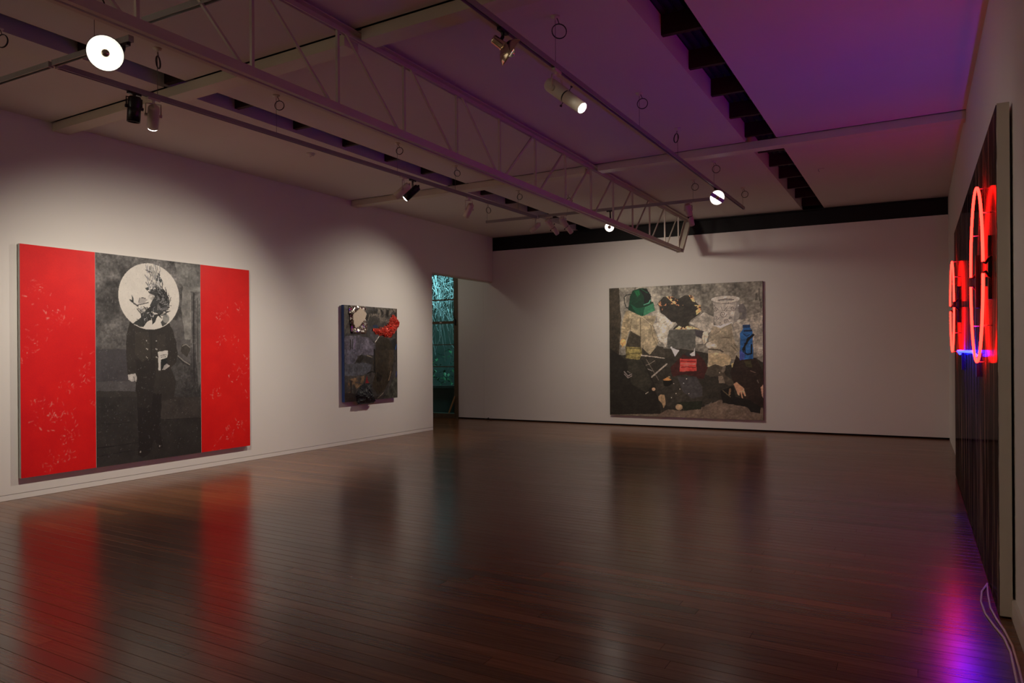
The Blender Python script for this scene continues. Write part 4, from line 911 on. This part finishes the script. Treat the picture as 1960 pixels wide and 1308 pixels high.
# ------------------------------------------------------------------ neon panel on the right wall
na = empty('neon_panel', (0.42 + 0.012 - 0.0028 * 7.9, 7.9, 0.0), 'huge dark panel along right wall with two red neon rings and a blue tube', 'artwork')
na.rotation_euler = (0, 0, 0.0028)
def panel_mat():
    m = bpy.data.materials.new('dark_streaked_panel'); m.use_nodes = True; N = m.node_tree.nodes; Lk = m.node_tree.links; b = N['Principled BSDF']
    tc = N.new('ShaderNodeTexCoord'); mp = N.new('ShaderNodeMapping'); mp.inputs['Scale'].default_value = (1, 5, 0.35); Lk.new(tc.outputs['Object'], mp.inputs[0])
    nz = N.new('ShaderNodeTexNoise'); nz.inputs['Scale'].default_value = 2.4; nz.inputs['Detail'].default_value = 8; Lk.new(mp.outputs[0], nz.inputs['Vector'])
    r = N.new('ShaderNodeValToRGB'); e = r.color_ramp.elements; e[0].position = 0.35; e[0].color = srgb((16, 14, 14)); e[1].position = 0.75; e[1].color = srgb((176, 150, 124)); k = e.new(0.54); k.color = srgb((58, 46, 40))
    Lk.new(nz.outputs['Fac'], r.inputs[0]); N.remove(b)
    df = N.new('ShaderNodeBsdfDiffuse'); gs = N.new('ShaderNodeBsdfGlossy'); mx = N.new('ShaderNodeMixShader')
    gs.inputs['Roughness'].default_value = 0.085; gs.inputs['Color'].default_value = (0.9, 0.88, 0.86, 1); mx.inputs[0].default_value = 0.11
    Lk.new(r.outputs[0], df.inputs[0]); Lk.new(df.outputs[0], mx.inputs[1]); Lk.new(gs.outputs[0], mx.inputs[2]); Lk.new(mx.outputs[0], N['Material Output'].inputs[0])
    return m
XPF = 0.384
PY0, PY1, PZ = 4.95, 10.23, 2.865
MB().box((XPF + 0.004 - 0.42, PY0 - 7.9, 0.012), (0.447 - 0.42, PY1 - 7.9, PZ)).build('backing_board', M['plaster'], na)
# paint face with a ragged near edge
rs = random.Random(3); ne = [(PY0 + 0.004 + abs(rs.gauss(0, .012)), 0.014 + k * (PZ - 0.02) / 60) for k in range(61)]
fv = [(XPF - 0.42, y - 7.9, z) for y, z in ne] + [(XPF - 0.42, PY1 - 7.9, z) for y, z in ne]
fv += [(XPF + 0.004 - 0.42, y, z) for x, y, z in fv]
n = 61; ff = [(k, k + 1, n + k + 1, n + k) for k in range(n - 1)] + [(k, 2*n + k, 2*n + k + 1, k + 1) for k in range(n - 1)] + [(n - 1, 3*n - 1, 4*n - 1, 2*n - 1)]
MB().add(fv, ff).build('painted_face', panel_mat(), na)
M['neon_red'] = mat('red_neon', (255, 120, 100), 0.3, emit=(1.0, 0.0056, 0.0035), es=32.0)
M['neon_blue'] = mat('blue_neon', (150, 160, 255), 0.3, emit=(0.0024, 0.0036, 1.0), es=78.0)
M['neon_dark'] = mat('blacked_out_neon', (24, 8, 8), 0.3)
XN = 0.339
def ring(yc, zc, r):
    for up in (1, -1):
        pts = []
        for k in range(25):
            a = math.radians(3.5 + 173 * k / 24)
            pts.append((XN - 0.42, yc - 7.9 + r * math.cos(a), zc + up * r * math.sin(a)))
        nt_ = MB().tube(pts, 0.0085, 10).build('neon_tube', M['neon_red'], na); nt_['label'] = 'red neon half ring'
        for sgn, p in ((1, pts[0]), (-1, pts[-1])):
            MB().tube([p, (p[0] + 0.012, p[1] + 0.001 * sgn, p[2] - up * 0.012), (p[0] + 0.03, p[1], p[2] + up * 0.02), (XPF - 0.42 - 0.001, p[1], p[2] + up * 0.03)], 0.008, 8).build('blacked_tube_end', M['neon_dark'], nt_)
    for a in (0.6, 1.57, 2.5, -0.6, -1.57, -2.5):
        y, z = yc - 7.9 + r * math.cos(a), zc + r * math.sin(a)
        MB().tube([(XPF - 0.42 - 0.001, y, z), (XN - 0.42 + 0.008, y, z)], 0.004, 6).build('tube_support', M['glass'], na)
    for sgn in (-1, 1):
        y = yc - 7.9 + sgn * (r - 0.03)
        MB().box((XPF - 0.42 - 0.018, y - 0.02, zc - 0.19), (XPF - 0.42 - 0.001, y + 0.02, zc + 0.19)).build('cable_block', M['black'], na)
M['glass'] = mat('clear_support', (200, 200, 210), 0.1, var=0.0)
ring(5.83, 1.985, 0.572)
ring(9.68, 1.97, 0.50)
MB().tube([(XN - 0.42 + 0.02, 6.2 - 7.9, 1.45), (XN - 0.42, 6.22 - 7.9, 1.478), (XN - 0.42, 8.38 - 7.9, 1.478), (XN - 0.42 + 0.02, 8.4 - 7.9, 1.45)], 0.011, 10).build('neon_tube', M['neon_blue'], na)['label'] = 'straight blue neon tube'
for y in (6.3, 8.3):
    MB().box((XPF - 0.42 - 0.02, y - 7.93, 1.30), (XPF - 0.42 - 0.001, y - 7.87, 1.47)).build('cable_block', M['black'], na)
    MB().tube([(XPF - 0.42 - 0.03, y - 7.9, 1.46), (XN - 0.42 + 0.006, y - 7.9, 1.48)], 0.004, 6).build('tube_support', M['glass'], na)
loop_out = [(0.372, 5.62), (0.33, 5.42), (0.312, 5.2), (0.318, 4.98), (0.345, 4.78), (0.375, 4.6), (0.385, 4.4), (0.38, 4.2), (0.372, 3.9), (0.39, 3.5), (0.41, 3.1)]
loop_back = [(0.368, 5.56), (0.358, 5.35), (0.352, 5.1), (0.366, 4.9), (0.387, 4.72), (0.402, 4.5), (0.400, 4.2), (0.392, 3.9), (0.41, 3.5), (0.43, 3.1)]
pc = MB().tube([(x, y, 0.006) for x, y in loop_out[::-1] + loop_back], 0.0055, 8)
tag(pc.build('power_cable', M['plaster']), 'pale cable lying in a doubled loop on the floor by the dark panel', 'cable')
co = MB().tube([(-8.46, 14.26, 0.02), (-8.40, 14.22, 0.012), (-8.36, 14.25, 0.05), (-8.31, 14.21, 0.012), (-8.27, 14.25, 0.03)], 0.008, 6)
tag(co.build('loose_cable', M['cable']), 'short dark cable end lying at the foot of the far wall by the passage', 'cable')

# ------------------------------------------------------------------ window at the end of the passage and the garden beyond
M['winframe'] = mat('brown_window_timber', (92, 78, 58), 0.6, var=0.12, scale=7)
def glass_mat():
    m = bpy.data.materials.new('window_glass'); m.use_nodes = True; N = m.node_tree.nodes; Lk = m.node_tree.links
    for nn in list(N): N.remove(nn)
    out = N.new('ShaderNodeOutputMaterial'); t = N.new('ShaderNodeBsdfTransparent'); g = N.new('ShaderNodeBsdfGlossy'); mx = N.new('ShaderNodeMixShader'); fr = N.new('ShaderNodeFresnel')
    t.inputs[0].default_value = (0.86, 0.93, 0.92, 1); g.inputs['Roughness'].default_value = 0.03; fr.inputs[0].default_value = 1.35
    Lk.new(fr.outputs[0], mx.inputs[0]); Lk.new(t.outputs[0], mx.inputs[1]); Lk.new(g.outputs[0], mx.inputs[2]); Lk.new(mx.outputs[0], out.inputs[0]); return m
M['pane'] = glass_mat()
win = empty('window_1', (-10.0, YF, 0.0), kind='structure')
wx0, wx1 = -10.8, -9.174
def wbox(a, b, nm='window_frame', m=None): lp(MB().box(a, b), win).build(nm, m or M['winframe'], win)
wbox((wx1 - 0.085, YF - 0.01, 0.0), (wx1, YF + 0.08, 3.45)); wbox((wx1 - 0.12, YF + 0.01, 0.1), (wx1 - 0.087, YF + 0.05, 3.4))
wbox((wx0, YF - 0.01, 0.0), (wx0 + 0.08, YF + 0.08, 3.45)); wbox((wx0 + 0.08, YF - 0.02, 0.0), (wx1 - 0.085, YF + 0.08, 0.10), 'window_sill'); wbox((wx0 + 0.08, YF - 0.01, 3.28), (wx1 - 0.12, YF + 0.06, 3.45))
levels = [0.10, 0.66, 1.17, 1.675, 2.18, 2.70, 3.28]
for z, h in ((1.17, 0.02), (1.675, 0.018), (2.18, 0.06), (2.70, 0.028)):
    wbox((wx0 + 0.08, YF + 0.0, z - h / 2), (wx1 - 0.12, YF + 0.05, z + h / 2), 'glazing_bar')
for z0, z1 in ((0.10, 1.16), (1.18, 1.666), (1.684, 2.15), (2.21, 2.686), (2.714, 3.28)):
    wbox((wx0 + 0.08, YF + 0.022, z0), (wx1 - 0.12, YF + 0.026, z1), 'pane', M['pane'])
lp(MB().box((-9.66, YF - 0.018, 2.165), (-9.61, YF, 2.195)), win).build('latch', M['plaster'], win)
lp(MB().tube([(-9.30, YF - 0.02, 2.55), (-9.27, YF - 0.035, 2.35), (-9.24, YF - 0.02, 2.2)], 0.008, 6).box((-9.25, YF - 0.03, 2.12), (-9.215, YF - 0.008, 2.24)), win).build('stay_arm', M['black'], win)
pr_ = MB().bar((-9.40, YF - 0.05, 0.115), (-9.245, YF - 0.035, 0.5), 0.035, 0.02, (0, 1, 0))
tag(pr_.build('timber_prop', mat('pale_timber_strip', (150, 122, 78), 0.6, var=0.1)), 'pale timber strip leaning against the window frame', 'timber strip')

GY = YF + 0.12
MB().box((-16, GY, -0.1), (-4, GY + 4.2, 0.03)).build('ground_outside', mat('dark_soil', (40, 44, 34), 0.9, var=0.3, scale=9), kind='structure')
MB().box((-16, GY + 4.0, 0.0), (-4, GY + 4.2, 5.5)).build('wall_garden', mat('mossy_wall', (60, 74, 66), 0.9, var=0.3, scale=4), kind='structure')
MB().box((-12.4, GY + 0.9, 0.03), (-8.6, GY + 1.1, 0.62)).box((-12.4, GY + 0.86, 0.62), (-8.6, GY + 1.14, 0.68)).box((-12.4, GY + 1.1, 0.03), (-8.6, GY + 2.4, 0.60)).build('wall_planter', mat('planter_block', (70, 74, 68), 0.9, var=0.2, scale=6), kind='structure')
rv = random.Random(8)
M['vine'] = mat('pale_vine', (206, 214, 216), 0.7, var=0.2, scale=9)
M['leaf'] = mat('garden_leaf', (52, 104, 62), 0.5, var=0.3, scale=12)
v = MB()
for k in range(150):
    x, y = rv.uniform(-12.2, -9.0), GY + rv.uniform(0.45, 0.85); z = rv.uniform(3.0, 4.6); dx, dy = rv.gauss(0, .05), 0.0
    pts = [(x, y, z)]
    for i in range(rv.randint(5, 12)):
        dx += rv.gauss(0, .045); dy += rv.gauss(0, .004); x += dx; y += dy; z -= rv.uniform(.12, .3)
        pts.append((x, y, max(z, .7)))
        dx *= .7; dy *= .7
    v.tube(pts, rv.uniform(.004, .010), 4, caps=False)
for k in range(260):
    x, y, z = rv.uniform(-12, -9.0), GY + rv.uniform(0.45, 0.8), rv.uniform(2.3, 3.9); a = rv.uniform(0, 6.28); l = rv.uniform(.25, .6)
    pts = [(x, y, z), (x + .5*l*math.cos(a), y + .1, z + rv.uniform(-.1, .2)), (x + l*math.cos(a), y + rv.uniform(-.1, .1), z - rv.uniform(.05, .35))]
    v.tube(pts, rv.uniform(.003, .007), 4, caps=False)
tag(v.build('hanging_vines', M['vine']), 'tangle of pale bare vines hanging outside the passage window', 'vines', kind='stuff')
v = MB()
for k in range(420):
    c = Vector((rv.uniform(-12, -8.9), GY + rv.uniform(1.3, 2.0), rv.uniform(.602, .9) if k < 120 else rv.uniform(.8, 1.75) if k < 330 else rv.uniform(2.6, 3.6))); a = rv.uniform(0, 6.28); t = rv.uniform(-.8, .3) if k >= 120 else rv.uniform(.15, 1.1); l = rv.uniform(.06, .16)
    d = Vector((math.cos(a) * math.cos(t), math.sin(a) * math.cos(t), math.sin(t))); s_ = d.cross(Vector((0, 0, 1))).normalized() * l * .3
    up = s_.cross(d).normalized() * l * .06
    v.add([c, c + d*l*.5 + s_ + up, c + d*l, c + d*l*.5 - s_ + up], [(0, 1, 2), (0, 2, 3)])
tag(v.build('garden_foliage', M['leaf']), 'dark green leafy plants growing outside the window', 'plants', kind='stuff')
gl = bpy.data.lights.new('garden_light', 'SPOT'); gl.energy = 880; gl.color = (0.38, 0.86, 0.92); gl.spot_size = math.radians(110); gl.spot_blend = 0.8; gl.shadow_soft_size = 0.15
go = bpy.data.objects.new('garden_light', gl); col.objects.link(go); go.location = (-10.3, GY + 0.35, 4.9); go.rotation_euler = Vector((0.05, 0.75, -1.3)).to_track_quat('-Z', 'Y').to_euler()

pd = empty('added_downlight', (-9.7, 12.3, ZC), 'added unseen ceiling lamp brightening the window passage', 'lamp')  # lamp added out of view to brighten the passage
MB().lathe((0, 0, 0), (0, 0, -1), [(0, 0.09), (0.012, 0.09), (0.014, 0.07), (0.004, 0.06)], 24).build('trim_ring', M['plaster'], pd)
MB().lathe((0, 0, -0.004), (0, 0, -1), [(0, 0.06), (0.001, 0)], 24).build('diffuser', M['glow'], pd)
spot_light(pd, (0, 0, -0.03), (-0.1, 0.6, -1), 46, 150, 1.0, 0.25, (1.0, 0.94, 0.78))
